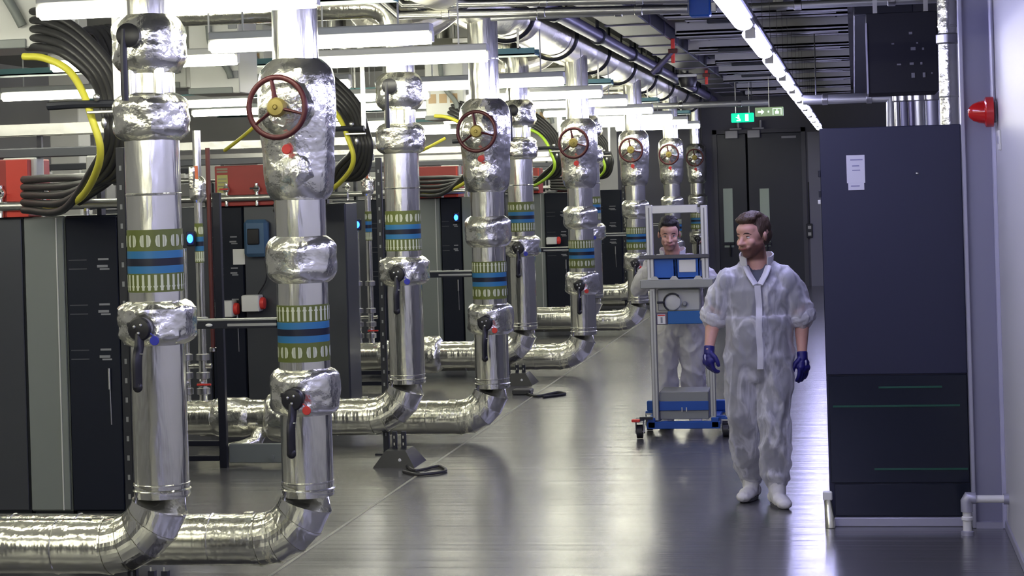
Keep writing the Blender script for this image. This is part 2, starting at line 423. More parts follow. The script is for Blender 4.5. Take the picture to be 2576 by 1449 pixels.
def elbow_run(root_, zt, zc, R, r, xend, n=5):
    # mitred elbow turning from the riser into the run toward -x
    pts = [(0, 0, zt), (0, 0, zc+R)]
    for i in range(1, n): a = PI/2*i/n; pts.append((-R+R*math.cos(a), 0, zc+R-R*math.sin(a)))
    pts += [(-R, 0, zc), (-R-.02, 0, zc)]
    m = MB(); m.tube(pts, r+.003, 44, caps=False)
    m.lathe([(zc+R-.006, r+.004), (zc+R, r+.010), (zc+R+.006, r+.004)], seg=44, caps=False)
    for i in range(1, len(pts)-1):       # raised bead at each mitre
        a_, b_ = Vector(pts[i-1]), Vector(pts[i+1]); tb = (b_-a_).normalized()*.005; c_ = Vector(pts[i])
        m.tube([c_-tb, c_+tb], r+.0075, 44, caps=False)
    m.build('elbow', foil, root_, 8)
    m = MB(); pr = []
    m.lathe(pipe_prof(xend, -R, r, frange(-R-.25, xend+.4, 5)), (0, 0, zc), 'x', 44)
    m.box((-R-.08, -.012, zc+r-.002), (-R-.03, .012, zc+r+.012), .003)
    m.build('horizontal_run', foil, root_, 30)
def pipeA():
    R_ = root('lagged_pipe', None, 'pipe')
    r = .132
    MB().lathe(pipe_prof(.55, 1.36, r, (.62,)), seg=48).build('lower_jacket', foil, R_)
    MB().lathe(pipe_prof(1.44, 2.32, r, (2.02, 1.50)), seg=48).build('upper_jacket', foil, R_)
    MB().lathe(bulge(1.285, 1.50, .135, .186, 18), seg=56, amp=.018, fr=7, seed=1).build('valve_cover', foil2, R_, 24)
    MB().lathe(bulge(2.27, 2.50, .128, .184, 18), seg=56, amp=.016, fr=6.5, seed=5).build('valve_cover', foil2, R_, 28)
    m = MB(); m.lathe([(2.49, .118), (2.62, .118)], seg=40); m.tube([(.075, -.09, 2.47), (.075, -.09, 2.64)], .032, 14); m.tube([(-.05, -.12, 2.47), (-.05, -.12, 2.64)], .018, 10)
    m.build('valve_neck', foil, R_)
    MB().lathe(bulge(2.60, 2.88, .124, .182, 18, .3), seg=56, amp=.015, fr=6, seed=9).build('valve_cover', foil2, R_, 28)
    m = MB(); pts = [(0, 0, 2.86), (0, 0, 3.2)]+[(-.22+.22*math.cos(PI/2*i/5), 0, 3.2+.22*math.sin(PI/2*i/5)) for i in range(1, 6)]+[(-1.7, 0, 3.42), (-1.9, 0, 3.6), (-1.9, 0, 4.3)]
    m.tube(pts, .122, 40); m.build('upper_run', foil, R_, 14)
    band(R_, 1.545, 1.845, r, False, False)
    lever(R_, 1.378, -.20, bluet)
    # upper lever: hub only with its handle turned back
    m = MB(); m.lathe([(-.15, .04), (-.2, .055), (-.235, .058), (-.245, .03)], (-.02, 0, 2.77), 'y', 26); m.tube([(-.035, -.235, 2.80), (-.04, -.24, 2.70), (-.04, -.235, 2.46)], .018, 10, sq=(1, .6))
    m.build('lever_handle', black, R_)
    elbow_run(R_, .56, .307, .28, r, -2.9)
    # crumpled flange cover and drain tee on the run
    m = MB(); m.lathe(bulge(-1.10, -.86, .13, .19, 14), (0, 0, .307), 'x', 44, amp=.016, fr=10, seed=3)
    m.lathe(bulge(-1.52, -1.22, .131, .152, 10), (0, 0, .307), 'x', 40, amp=.012, fr=10, seed=8)
    m.build('flange_cover', foil2, R_, 28)
    m = MB(); m.tube([(-1.12, -.05, .25), (-1.16, -.12, .13), (-1.24, -.2, .10), (-1.36, -.3, .085)], .055, 20)
    m.lathe(bulge(-.38, -.26, .045, .062, 8), (-1.27, 0, .09), 'y', 24, amp=.008)
    m.build('drain_tee', foil2, R_, 28)
    return R_
def pipeB():
    R_ = root('lagged_pipe', None, 'pipe')
    r = .134
    MB().lathe(pipe_prof(.42, .92, r, (.5,)), seg=48).build('lower_jacket', foil, R_)
    MB().lathe(pipe_prof(1.0, 1.62, r, (1.06,)), seg=48).build('middle_jacket', foil, R_)
    MB().lathe(pipe_prof(1.66, 2.06, r), seg=48).build('upper_jacket', foil, R_)
    MB().lathe(bulge(.845, 1.085, .137, .183, 18, .2), seg=56, amp=.018, fr=7, seed=2).build('valve_cover', foil2, R_, 28)
    MB().lathe(bulge(1.53, 1.775, .136, .184, 18, .28), seg=56, amp=.013, fr=6, seed=4).build('valve_cover', foil2, R_, 28)
    # big gate valve cover with bonnet
    m = MB()
    pr = [(1.965, .134), (1.98, .152), (2.01, .170), (2.05, .180), (2.10, .185), (2.15, .186), (2.20, .186), (2.26, .192), (2.32, .200), (2.40, .203), (2.48, .203), (2.55, .201), (2.60, .196), (2.64, .184), (2.67, .160), (2.69, .135), (2.70, .12)]
    m.lathe(pr, seg=60, amp=.014, fr=6, seed=6)
    m.lathe([(-.02, .15), (-.12, .15), (-.18, .145), (-.225, .128), (-.25, .09), (-.26, .03)], (-.01, 0, 2.44), 'y', 44, amp=.02, fr=14, seed=2)
    m.lathe([(-.05, .10), (-.14, .10), (-.185, .085), (-.20, .04)], (.02, 0, 2.12), 'y', 36, amp=.018, fr=16, seed=12)
    m.build('gate_valve_cover', foil2, R_, 26)
    MB().lathe(pipe_prof(2.68, 3.36, .120, (3.02,)), seg=44).build('top_jacket', foil, R_)
    band(R_, 1.125, 1.42, r, True, True)
    lever(R_, .945, -.20, redt)
    elbow_run(R_, .44, .188, .27, r, -2.4)
    # handwheel
    y0 = -.37; zc = 2.435
    tl = Matrix.Rotation(math.radians(-6), 3, 'Z')
    wm = MB(); wm.torus((0, y0, zc), .152, .0145, tilt=tl)
    hw = wm.build('handwheel', wheelr, R_)
    for a0 in (100, 215, 345):
        a = math.radians(a0); sp = MB(); q = tl @ Vector((math.cos(a)*.148, 0, math.sin(a)*.148))
        sp.tube([(0, y0-.01, zc), (q.x*.5, y0-.004+q.y*.5, zc+q.z*.5), (q.x, y0+q.y, zc+q.z)], [.022, .014, .011], 10, sq=(1, .6))
        sp.build('spoke', wheelr, hw)
    MB().lathe([(y0+.03, .03), (y0+.02, .048), (y0-.015, .050), (y0-.03, .040), (y0-.034, .014), (y0-.03, .012), (y0-.04, .008)], (0, 0, zc), 'y', 28).build('hub', brass, hw, label='yellow brass hub')
    MB().tube([(0, -.22, zc), (0, y0+.02, zc)], .024, 14).build('stem', blacks, R_)
    m = MB(); m.lathe([(-.19, .024), (-.198, .026), (-.204, .022)], (.0, -.02, 2.225), 'y', 20); m.build('valve_tag', redt, R_, label='small red round tag')
    m = MB(); m.lathe([(0, .012), (.004, .012)], (.16, -.07, 1.9), 'z', 8)
    return R_
XA, YA, XB, YB, D = -3.35, 9.2, -2.86, 10.05, 5.37
pa = pipeA(); pb = pipeB()
nA, nB = 5, 6
wn = ['nearest', 'second nearest', 'third nearest', 'fourth nearest', 'fifth nearest', 'farthest']
for k in range(nA):
    o = pa if k == 0 else copy_tree(pa)
    o.location = (XA, YA+D*k, 0)
    meta(o, 'silver foil clad riser without handwheel, down arrows on its band, %s of its kind' % wn[k if k < nA-1 else 5], 'pipe', 'foil clad risers without handwheel')
for k in range(nB):
    o = pb if k == 0 else copy_tree(pb)
    o.location = (XB, (YB+D*k) if k < 5 else 36.65, 0)
    meta(o, 'silver foil clad riser with red handwheel and up arrow band, %s of its kind' % wn[k], 'pipe', 'foil clad risers with handwheel')
for k in range(nB-1):                   # slotted strut between the two risers, post beside the first
    y = D*k
    r_ = root('pipe_strut', 'black slotted strut with pale top bracing the %s handwheel riser' % wn[k], 'strut', (-3.16, YB-.02+y, 1.34), 'struts between risers')
    m = MB(); m.box((-.14-.30, -.02, -.04), (.168, .02, .0), .003); m.build('channel', blacks, r_)
    m = MB(); m.box((-.44, -.022, .0), (.168, .022, .012), .003); m.box((-.1, -.024, -.028), (.168, -.018, -.014), .001); m.build('clamp_bar', alum, r_)
    s = MB(); s.ell((-.38, -.022, -.02), (.02, .006, .009), 12, 6); s.ell((-.2, -.022, -.02), (.02, .006, .009), 12, 6); s.build('slot', white, r_)
    if k < nA:
        r_ = root('support_post', 'black slotted post standing left of the %s riser without handwheel' % wn[k if k < 4 else 5], 'post', (XA-.205, YA+.12+y, 0), 'slotted posts beside risers')
        m = MB(); m.box((-.022, -.02, 0), (.022, .02, 2.25), .003); m.box((-.08, -.06, 0), (.08, .06, .012), .003); m.build('channel', blacks, r_)
        s = MB()
        for i in range(22): s.box((-.005, -.0215, .14+i*.095), (.007, -.0195, .165+i*.095))
        s.build('slot', rackt, r_, label='row of pale slots')
# rubber feet
def foot(label, x, y, top, w_=.21):
    r_ = root('pipe_support', label, 'pipe support', (x, y, 0), 'rubber feet under the pipes')
    m = MB(); a, b_, h = w_/2+.05, w_/2-.03, .115
    vs = [(-a, -.2, 0), (a, -.2, 0), (a, .2, 0), (-a, .2, 0), (-b_, -.13, h), (b_, -.13, h), (b_, .13, h), (-b_, .13, h)]
    m.add(vs, [(0,3,2,1),(4,5,6,7),(0,1,5,4),(1,2,6,5),(2,3,7,6),(3,0,4,7)]); m.build('rubber_foot', black, r_, 0)
    for sx in (-.032, .035):
        m = MB(); m.box((sx-.016, -.02, .1), (sx+.016, .02, top), .002); q = m.build('strut', blacks, r_)
        s = MB()
        for i in range(2): s.box((sx-.004, -.0215, .14+i*.05), (sx+.004, -.0195, .16+i*.05))
        s.build('slot', steel, q)
    m = MB(); m.ell((.04, -.17, .05), (.012, .004, .016), 10, 6); m.build('emblem', white, r_)
foot('black rubber foot carrying the second nearest pipe elbow above the floor', -3.33, 14.15, .24)
foot('black rubber foot under the nearest pipe elbow, cut by the picture bottom', -3.38, YA-.0, .19)
foot('black rubber foot under the third pipe elbow, small and dark by the floor line', -3.40, 19.9, .19)
m = MB(); m.tube(bez([(-3.25, 14.0, .012), (-3.12, 13.75, .012), (-3.0, 13.95, .012), (-2.9, 13.7, .012), (-3.05, 13.55, .012), (-3.2, 13.7, .012)], 10), .011, 8)
meta(m.build('floor_cable', cabk), 'short black cable lying on the floor beside the rubber foot', 'cable')
m = MB(); m.tube(bez([(-3.2, 18.9, .012), (-3.02, 18.6, .012), (-2.88, 18.9, .012), (-2.78, 18.75, .012), (-2.95, 18.5, .012)], 10), .012, 8); m.box((-3.3, 18.8, 0), (-3.12, 19.0, .05), .01)
meta(m.build('floor_cable', cabk), 'short black cable with plug on the floor under the third pipe elbow', 'cable')

# small risers standing on the runs
for k in (1, 2, 3):
    y = YA+D*k
    for j, (dx, top, r) in enumerate(((-1.60, 2.5, .032), (-1.725, 1.60, .024))):
        side = 'right' if j == 0 else 'left'
        r_ = root('thin_riser', 'thin silver riser on the %s horizontal pipe run, %s one of the pair' % (wn[k], side), 'pipe', (XA+dx, y, .43), 'thin risers on the pipe runs')
        m = MB(); m.tube([(0, 0, 0), (0, 0, top-.43)], r, 18); m.build('tube', foil, r_)
        for z in (.08, .2, .34, .62): MB().lathe([(z-.03, r+.001), (z-.025, r+.02), (z+.02, r+.02), (z+.025, r+.001)], seg=18).build('union_fitting', steel, r_)
        MB().tube([(-.07, 0, .27), (.07, 0, .27)], .02, 10).build('tee_branch', steel, r_); MB().tube([(0, 0, .14), (.0, -.1, .14)], .02, 10).build('valve_stem', steel, r_)
        if j == 0:
            q = MB(); q.box((-.01, -.13, .13), (.10, -.11, .145), .003); q.build('valve_lever', redt, r_, label='red lever')
            b_ = band(r_, 1.49-.43, 1.79-.43, r, False, False)
            m = MB(); m.lathe(bulge(1.95-.43, 2.15-.43, r, .065, 10), seg=24, amp=.008); m.box((-.05, -.07, 1.62), (-.0, -.03, 1.8), .01); m.build('valve_body', foil2, r_)
            m = MB(); m.box((-.02, -.05, 1.62), (.02, -.038, 1.80), .002); m.build('warning_label', mat('orange_label', (.6, .15, .06), .5), r_)
    # short link between tube pair
for k in (1, 2):
    y = YA+D*k-.55
    r_ = root('black_gantry', 'black upright with cross rails beside the %s pipe run' % wn[k], 'frame', (XA-1.27+(.0 if k == 1 else .15), y, 0), 'black frames by the pipe runs')
    m = MB(); m.box((-.028, -.025, 0), (.028, .025, 2.02 if k == 1 else 1.9), .003); m.build('upright', blacks, r_)
    m = MB(); m.box((-.5, -.02, .16), (-.03, .02, .20), .003); m.box((-.5, -.02, .05), (-.03, .02, .09), .003); m.build('cross_rail', blacks, r_)
    if k == 1:
        m = MB(); m.box((.03, .02, .03), (.62, .06, .17), .005); m.lathe([(.0, .018), (-.012, .018)], (.36, .02, .07), 'y', 16); m.build('base_rail', rackg, r_)
        rr2 = root('red_conduit', 'thin dark red vertical pipe left of the black upright', 'pipe', (XA-1.27-.06, y, .85))
        MB().tube([(0, 0, 0), (0, 0, 1.5)], .017, 12).build('tube', mat('brown_red_paint', (.13, .035, .03), .5), rr2); MB().lathe([(.0, .0), (.005, .028), (.03, .028), (.035, .019)], seg=14).build('coupling', steel, rr2)

# ================================================================ RACK ROWS
YR = 11.7
def cabinet(k, xa, xb, kind, label, grp, top=1.9):
    Y = YR+D*k
    x0 = aY(xa, 700, Y).x; x1 = aY(xb, 700, Y).x; w_ = x1-x0-.006
    r_ = root({'panel': 'side_cabinet', 'pillar': 'end_cabinet', 'black': 'server_rack'}[kind], label, 'cabinet', (x0+.003, Y, 0), grp)
    mm = {'panel': rackp, 'pillar': rackg, 'black': rackb}[kind]
    dp = .6 if k == 0 else (.42 if k == 1 else .85)
    MB().box((0, .02, .06), (w_, dp, top), .006).build('body', mm, r_)
    MB().box((.01, .05, 0), (w_-.01, dp-.03, .06)).build('plinth', blacks, r_)
    d = MB().box((.006, 0, .07), (w_-.006, .02, top-.01), .004).build('door', mm, r_)
    if kind == 'panel':
        s = MB(); s.ell((min(w_-.03, .12), -.002, 1.45), (.009, .006, .009), 10, 6); s.build('latch', steel, d)
    if kind == 'pillar':
        MB().box((w_-.055, -.006, .07), (w_-.045, .0, top-.01), .002).build('edge_bead', boxg, d)
    if kind == 'black' and w_ > .15:
        s = MB()
        for zc in (1.62, 1.34, 1.06):
            s.box((w_*.62, -.004, zc), (w_*.82, 0, zc+.012)); s.box((w_*.60, -.004, zc-.045), (w_*.80, 0, zc-.030)); s.box((w_*.65, -.004, zc-.06), (w_*.83, 0, zc-.05))
        s.build('status_label', rackt, d)
        s = MB()
        for zc in (1.62, 1.34, 1.06):
            for q in (0, .055): s.box((w_*.06, -.002, zc-q), (w_*.40, .0, zc-q+.006))
        s.build('slot', mat('slot_dark_grey', (.06, .065, .08), .5), d)
        s = MB(); s.tube([(w_*.78, -.012, .95), (w_*.78, -.012, .82)], .009, 10); s.tube([(w_*.78, -.005, .82), (w_*.79, -.005, .60)], .004, 6); s.build('door_handle', steel, d)
    return r_, x0, x1, d
G = 'tall cabinets in the rows'
cabinet(0, -330, -60, 'black', 'black server rack at the left end of the nearest row', G)
cabinet(0, -60, 60, 'panel', 'graphite cabinet at the left picture edge under the red box', G)
cabinet(0, 60, 165, 'pillar', 'pale grey green cabinet between graphite and black cabinets in the nearest row', G)
cabinet(0, 165, 300, 'black', 'black server rack with three groups of grey labels, left of the nearest riser', G)
cabinet(0, 300, 352, 'panel', 'narrow graphite cabinet partly behind the nearest riser', G)
cabinet(1, 250, 528, 'panel', 'graphite cabinet behind the nearest riser in the second row', G)
r1, xa1, xb1, dd = cabinet(1, 529, 615, 'black', 'narrow black rack with a white notice, under the second red box', G)
w1 = xb1-xa1
p_ = aY(601, 646, YR+D); MB().box((p_.x-xa1-.055, -.012, p_.z-.07), (p_.x-xa1+.055, -.002, p_.z+.07), .002).build('notice', white, dd, label='white notice plate')
r2, xa2, xb2, dd = cabinet(1, 615, 748, 'panel', 'graphite cabinet with a slate blue housing behind the first handwheel riser', G)
p_ = aY(652, 600, YR+D); q = MB(); q.box((p_.x-xa2-.12, -.10, p_.z-.16), (p_.x-xa2+.10, -.0, p_.z+.17), .03); h_ = q.build('blue_housing', bluev, dd)
q = MB(); q.box((p_.x-xa2-.08, -.115, p_.z-.05), (p_.x-xa2+.03, -.10, p_.z+.09), .01); q.build('inspection_window', black, h_)
q = MB(); q.tube(bez([(p_.x-xa2+.05, -.03, p_.z-.15), (p_.x-xa2+.07, -.05, p_.z-.35), (p_.x-xa2-.02, -.03, p_.z-.5)], 8), .006, 8); q.build('lead', black, h_)
cabinet(1, 748, 874, 'panel', 'graphite cabinet with a soft highlight right of the first handwheel riser', G)
cabinet(2, 840, 925, 'panel', 'graphite cabinet behind the thin risers in the third row', G)
cabinet(2, 926, 1049, 'black', 'black rack behind the second riser without handwheel', G)
cabinet(2, 1049, 1112, 'pillar', 'pale grey green cabinet under the third red box', G)
cabinet(2, 1112, 1165, 'black', 'narrow black rack with a blue lamp right of the pale grey cabinet', G)
cabinet(2, 1165, 1215, 'pillar', 'pale grey green cabinet left of the second handwheel riser', G)
cabinet(3, 1230, 1329, 'panel', 'graphite cabinet behind the third riser without handwheel', G)
cabinet(3, 1329, 1375, 'pillar', 'pale grey green cabinet under the fourth red box', G)
cabinet(3, 1375, 1440, 'black', 'black rack left of the third handwheel riser', G)
cabinet(4, 1380, 1490, 'panel', 'graphite cabinet behind the third handwheel riser in the fifth row', G)
cabinet(4, 1490, 1568, 'black', 'black rack left of the fourth handwheel riser', G)
# wall-mounted isolators (white with red) on row 1
for i, (px, py, w_) in enumerate(((576, 776, 44), (642, 762, 40))):
    Y = YR+D-.02; p_ = aY(px, py, Y)
    r_ = root('isolator_box', 'white box with a red end cap on the black rack, %s of two' % ('lower left' if i == 0 else 'upper right'), 'isolator', (p_.x, Y, p_.z), 'white isolators with red caps')
    MB().box((-.085, -.14, -.07), (.075, .0, .075), .008).build('housing', white, r_)
    MB().lathe([(.075, .05), (.085, .055), (.11, .05), (.115, .03)], (0, -.07, 0), 'x', 24).build('red_cap', redt, r_)
for (px, py) in ((1395, 605),):
    Y = YR+3*D-.02; p_ = aY(px, py, Y); r_ = root('isolator_box', 'small white box with red cap on the far black rack left of third handwheel riser', 'isolator', (p_.x, Y, p_.z))
    MB().box((-.1, -.14, -.05), (.05, .0, .05), .008).build('housing', white, r_); MB().lathe([(.05, .05), (.07, .055), (.09, .05), (.1, .02)], (0, -.07, 0), 'x', 20).build('red_cap', redt, r_)
# blue status lamps
for i, (px, py, k) in enumerate(((480, 600, 1), (900, 565, 2), (1148, 547, 2))):
    Y = (YR+D*k-.03) if i == 2 else (YA+D*k-.068); p_ = aY(px, py, Y)
    r_ = root('status_lamp', 'glowing blue status lamp %s' % ('on the thin risers right of the nearest riser', 'on the second pair of thin risers', 'on the black rack between pale grey cabinets')[i], 'lamp', (p_.x, Y, p_.z), 'blue status lamps')
    MB().box((-.035, -.01, -.06), (.035, .03, .06), .01).build('lamp_body', blacks, r_)
    m = MB(); m.ell((0, -.02, 0), (.024, .02, .034), 14, 10); m.build('lens', ledb, r_)

# red boxes on the rack tops
for k, (xa, xb) in enumerate(((-90, 70), (541, 720), (1000, 1152), (1290, 1357), (1398, 1440))):
    Y = YR-.05+D*k; x0 = aY(xa, 470, Y).x; x1 = aY(xb, 470, Y).x
    r_ = root('red_enclosure', 'red metal enclosure on top of the cabinets, %s from the camera' % ordn[k], 'enclosure', (x0, Y, 1.9), 'red enclosures on the cabinets')
    MB().box((0, 0, 0), (x1-x0, .35, .36), .006).build('body', redbox, r_)
    MB().box((x1-x0-.14 if k == 0 else x1-x0-.02, -.004, .003), (x1-x0, .0, .355)).build('cover_edge', mat('bright_red_edge', (.68, .05, .03), .4), r_)
    if k == 1:
        m = MB(); m.box((.02, -.004, .12), (.12, 0, .28)); l_ = m.build('rating_label', mat('label_yellow_green', (.5, .48, .16), .5), r_)
        m = MB(); m.box((.02, -.0045, .07), (.12, 0, .12)); m.build('rating_label', white, r_)
        m = MB()
        for i in range(4): m.box((.03, -.006, .14+i*.033), (.11, -.004, .15+i*.033))
        m.box((.02, -.004, .30), (.12, 0, .315)); m.box((.02, -.004, .325), (.12, 0, .34)); m.build('print_lines', mat('label_grey', (.3, .28, .2), .6), l_)

# overhead grey junction boxes
jb = []
def jbox(px0, px1, py1, Y, label, tall=.62, stickers=None, slats=False):
    a_ = aY(px0, py1, Y); b_ = aY(px1, py1, Y); w_ = b_.x-a_.x
    r_ = root('junction_box', label, 'junction box', (a_.x, Y, a_.z), 'grey boxes hanging over the racks')
    MB().box((0, 0, 0), (w_, .5, tall), .008).build('body', boxg, r_)
    MB().box((-.01, -.015, .0), (w_*.86, .0, .05), .004).build('lower_lip', rackg, r_)
    MB().box((w_*.2, .1, tall), (w_*.25, .15, 4.3-a_.z)).box((w_*.7, .1, tall), (w_*.75, .15, 4.3-a_.z)).build('hanger', steel, r_)
    m = MB(); m.tube(bez([(w_*.42, -.03, tall), (w_*.5, -.05, tall*.6), (w_*.78, -.03, .2), (w_*.84, -.02, .12)], 6), .026, 12); m.build('grey_conduit', rackg, r_)
    if stickers:
        s = MB()
        for i in range(3):
            for j in range(2): s.box((w_*(.08+.28*i), -.004, .18+.14*j), (w_*(.08+.28*i)+w_*.2, 0, .28+.14*j))
        s.build('sticker', brownl, r_)
    if slats:
        s = MB()
        for j in range(5): s.box((w_*.8, -.01, .12+.1*j), (w_-.01, 0, .18+.1*j), .003)
        s.build('vent_slat', rackt, r_)
    return r_
jbox(-160, 105, 130, 10.4, 'large pale grey box at the upper left picture corner', .9)
jbox(350, 470, 225, 15.7, 'pale grey box behind the nearest riser top')
jbox(478, 604, 238, 15.5, 'pale grey box with side slats right of the nearest riser top', slats=True)
jbox(1072, 1168, 303, 21.0, 'pale grey box with six tan stickers right of the second riser', stickers=True)
jbox(1335, 1402, 335, 26.4, 'small pale grey box with tan stickers by the third riser', .5, stickers=True)
jbox(600, 665, 200, 21.0, 'far pale grey box with tan stickers left of the first handwheel', .6, stickers=True)

# black power cables from the boxes down to the racks
def cables(k, n, yl):
    o = Vector((0, D*k, 0)); sgn = wn[k]
    base = []
    for i in range(n):
        if i < 5 or n < 8:               # main bundle, fanning out again at its lower end
            t = i/4.0; t = min(t, 1.25); q = 1-t
            P = [aY(70, 30+t*88, 10.45), aY(112, 32+t*88, 10.35), aY(165+28*q, 72+66*t, 10.28-.02*i), aY(232+50*q, 168+30*t, 10.2), aY(258+52*q, 262, 10.12), aY(272+52*q, 345, 10.1), aY(238+66*q, 418-2*t+28*q, 10.35), aY(160+20*q, 447+20*i, 10.9), aY(60, 452+19*i, 11.5)]
        else:                            # second bundle hanging further right
            j = i-5
            P = [aY(196+14*j, 108, 10.9), aY(214+16*j, 78-2*j, 10.8), aY(246+18*j, 86, 10.75), aY(280+14*j, 160, 10.7), aY(300+10*j, 262, 10.65), aY(300+10*j, 360, 10.7), aY(262+10*j, 440, 11.0), aY(200, 478+10*j, 11.6)]
        m = MB(); m.tube(bez([p-P[0] for p in P], 7), .0235, 12)
        r_ = m.build('power_cable', cabk); r_.location = P[0]+o
        meta(r_, 'thick black cable of the %s bundle, %s from its outer edge' % (sgn, ordn[i].replace('nearest', 'first')), 'cable', 'black cables of the %s bundle' % sgn)
    P = [aY(60, 142, 10.2), aY(110, 146, 10.15), aY(170, 175, 10.1), aY(208, 232, 10.0), aY(232, 300, 9.95), aY(252, 370, 9.95), aY(243, 430, 10.1), aY(205, 495, 10.6), aY(150, 522, 11.2), aY(110, 530, 11.6)]
    m = MB(); m.tube(bez([p-P[0] for p in P], 7), .02, 12); r_ = m.build('earth_cable', yl); r_.location = P[0]+o
    meta(r_, 'yellow green earth cable curving beside the %s black cable bundle' % sgn, 'cable', 'yellow green earth cables')
    # clamp rail
    a_ = aY(130, 268, 10.0); b_ = aY(300, 262, 10.0)
    r_ = root('cable_rail', 'black clamp rail crossing the %s cable bundle' % sgn, 'rail', a_+o, 'clamp rails on cable bundles')
    d = b_-a_
    MB().tube([(0, -.05, 0), (d.x*.4, -.05, d.z*.4+.004), (d.x, -.05, d.z)], .022, 8).build('rail', blacks, r_)
    m = MB(); m.box((d.x*.62, -.1, -.05), (d.x+.02, -.075, -.035), .003); m.ell((d.x*.75, -.08, .035), (.02, .015, .02), 10, 8); m.ell((d.x*.85, -.08, -.1), (.016, .012, .03), 10, 8); m.build('clamp', steel, r_)
    MB().box((d.x*.9, .02, 0), (d.x*.9+.03, .05, 4.3-a_.z)).build('drop_rod', steel, r_)
cables(0, 9, yel); cables(1, 7, yel); cables(3, 5, mat('lime_cable', (.42, .66, .05), .45)); cables(4, 5, MATS['lime_cable'])
cables(2, 5, yel)
# stray yellow cables
for i, (pts, lb) in enumerate((([(566, 378, 16.2), (600, 352, 15.9), (640, 318, 15.6), (665, 290, 15.6)], 'yellow cable running up behind the nearest handwheel'),
                               ([(255, 516, 12.2), (290, 508, 12.1), (318, 488, 12.0)], 'short yellow cable end above the black rack'),
                               ([(1035, 390, 20.5), (1075, 372, 20.4), (1120, 348, 20.5)], 'thin yellow cable right of the second riser'))):
    m = MB(); P = [aY(*q) for q in pts]; m.tube(bez([p-P[0] for p in P], 6), .016, 10); r_ = m.build('earth_cable', yel); r_.location = P[0]; meta(r_, lb, 'cable')

# trays, busbars and fittings above each row
tcol = ['grey', 'teal']
for k in range(5):
    Y = YR+D*k+.45
    r_ = root('cable_ladder', 'grey cable ladder above the %s cabinet row' % ordn[k], 'cable tray', (-8.5, Y, 2.42), 'cable ladders above the rows')
    m = MB(); m.box((0, -.16, 0), (4.2, -.13, .07)); m.box((0, .13, 0), (4.2, .16, .07)); m.build('side_rail', steel, r_)
    m = MB()
    for i in range(28): m.box((.08+i*.15, -.13, .0), (.11+i*.15, .13, .02))
    m.build('rung', steel, r_)
    [MB().box((.9+i*1.2, -.01, -.5), (.93+i*1.2, .02, 0)).build('stand', blacks, r_) for i in range(3)]
    r_ = root('busbar_trunking', 'dark busbar trunking over the %s cabinet row' % ordn[k], 'trunking', (-8.5, Y-.35, 2.0), 'busbar trunking above the rows')
    MB().box((0, -.04, .27), (4.3, .04, .33), .006).build('housing', rackp, r_)
    [MB().box((.5+i*.55, -.09, .14), (.72+i*.55, .05, .27), .01).build('tap_off_box', boxg, r_) for i in range(7)]
    [MB().box((.55+i*.55, -.05, -.1), (.58+i*.55, .02, .14)).build('stand', blacks, r_) for i in range(7)]
    r_ = root('valve_manifold', 'steel manifold with small valves behind the trunking of the %s row' % ordn[k], 'manifold', (-6.6, Y-.52, 1.9), 'valve manifolds above the rows')
    m = MB(); m.tube([(0, 0, .07), (2.2, 0, .07)], .032, 14); m.tube([(0, .1, .24), (2.2, .1, .24)], .022, 12); m.build('header', steel, r_)
    for i in range(7):
        m = MB(); x = .25+i*.28; m.tube([(x, 0, 0), (x, 0, .2)], .018, 10); m.ell((x, 0, .15), (.035, .03, .035), 12, 8); m.tube([(x, -.02, .15), (x, -.07, .15)], .01, 8)
        v_ = m.build('valve', foil2, r_)
        MB().box((x-.04, -.08, .145), (x+.04, -.07, .16), .002).build('lever', black if i % 3 else redt, v_)
    # overhead teal tray
    r_ = root('cable_tray', 'teal cable tray hanging over bay %s from the camera' % ordn[k], 'cable tray', (-9, Y-.9+.2, 3.12), 'teal trays over the hall')
    MB().box((0, -.13, 0), (6.35, .13, .012)).box((0, -.13, 0), (6.35, -.12, .06)).box((0, .12, 0), (6.35, .13, .06)).build('tray', teal, r_)
    [MB().box((.6+i*1.4, -.13, .05), (.62+i*1.4, -.12, 1.18)).build('drop_rod', steel, r_) for i in range(5)]
    [MB().tube([(0, -.09+.04*j, .035), (6.3, -.09+.04*j+.01, .035)], .018, 8).build('tray_cable', rackg, r_) for j in range(5)]

for i, (px0, px1, Y) in enumerate(((122, 196, 21.5), (232, 262, 27.0), (690, 712, 32.0))):   # hall columns
    a_ = aY(px0, 250, Y); b_ = aY(px1, 250, Y)
    struct(MB().box((a_.x, Y, 0), (b_.x, Y+.35, 4.3), .01), 'wall_column', hallw)
# ================================================================ OVERHEAD, CORRIDOR
r_ = root('header_pipe', 'large silver header pipe running overhead along the risers', 'pipe', (XB-.06, 12.0, 3.50))
m = MB(); m.lathe([(q, .205) for q in (0, 3)]+[(x, rr) for s_ in frange(3.5, 23.5, 11) for x, rr in ((s_-.02, .205), (s_, .212), (s_+.02, .205))]+[(24.9, .205)], ax='x', seg=40)
m.v = [(v[1], v[0], v[2]) for v in m.v]; m.f = [tuple(reversed(f)) for f in m.f]
m.build('jacket', mat('warm_foil', (.90, .88, .76), .38, .85, bump=(14, .5, .02)), r_)
for i in range(9):
    y = 2.2+i*2.69
    q = MB(); q.torus((0, y, 0), .245, .02, ax='y', sg=8); q.tube([(-.24, y, 0), (-.24, y, .83)], .015, 8); q.tube([(.24, y, 0), (.24, y, .83)], .015, 8); q.build('hanger_ring', blacks, r_)
r_ = root('header_pipe', 'second silver header pipe running overhead left of the first', 'pipe', (XA-.12, 15.0, 3.62))
m = MB(); m.tube([(0, 0, 0), (0, 21.8, 0)], .15, 32); m.build('jacket', foil, r_)
[MB().box((-.35, i*2.69+1.3, -.20), (.2, i*2.69+1.36, -.16)).build('cross_channel', steel, r_) for i in range(7)]
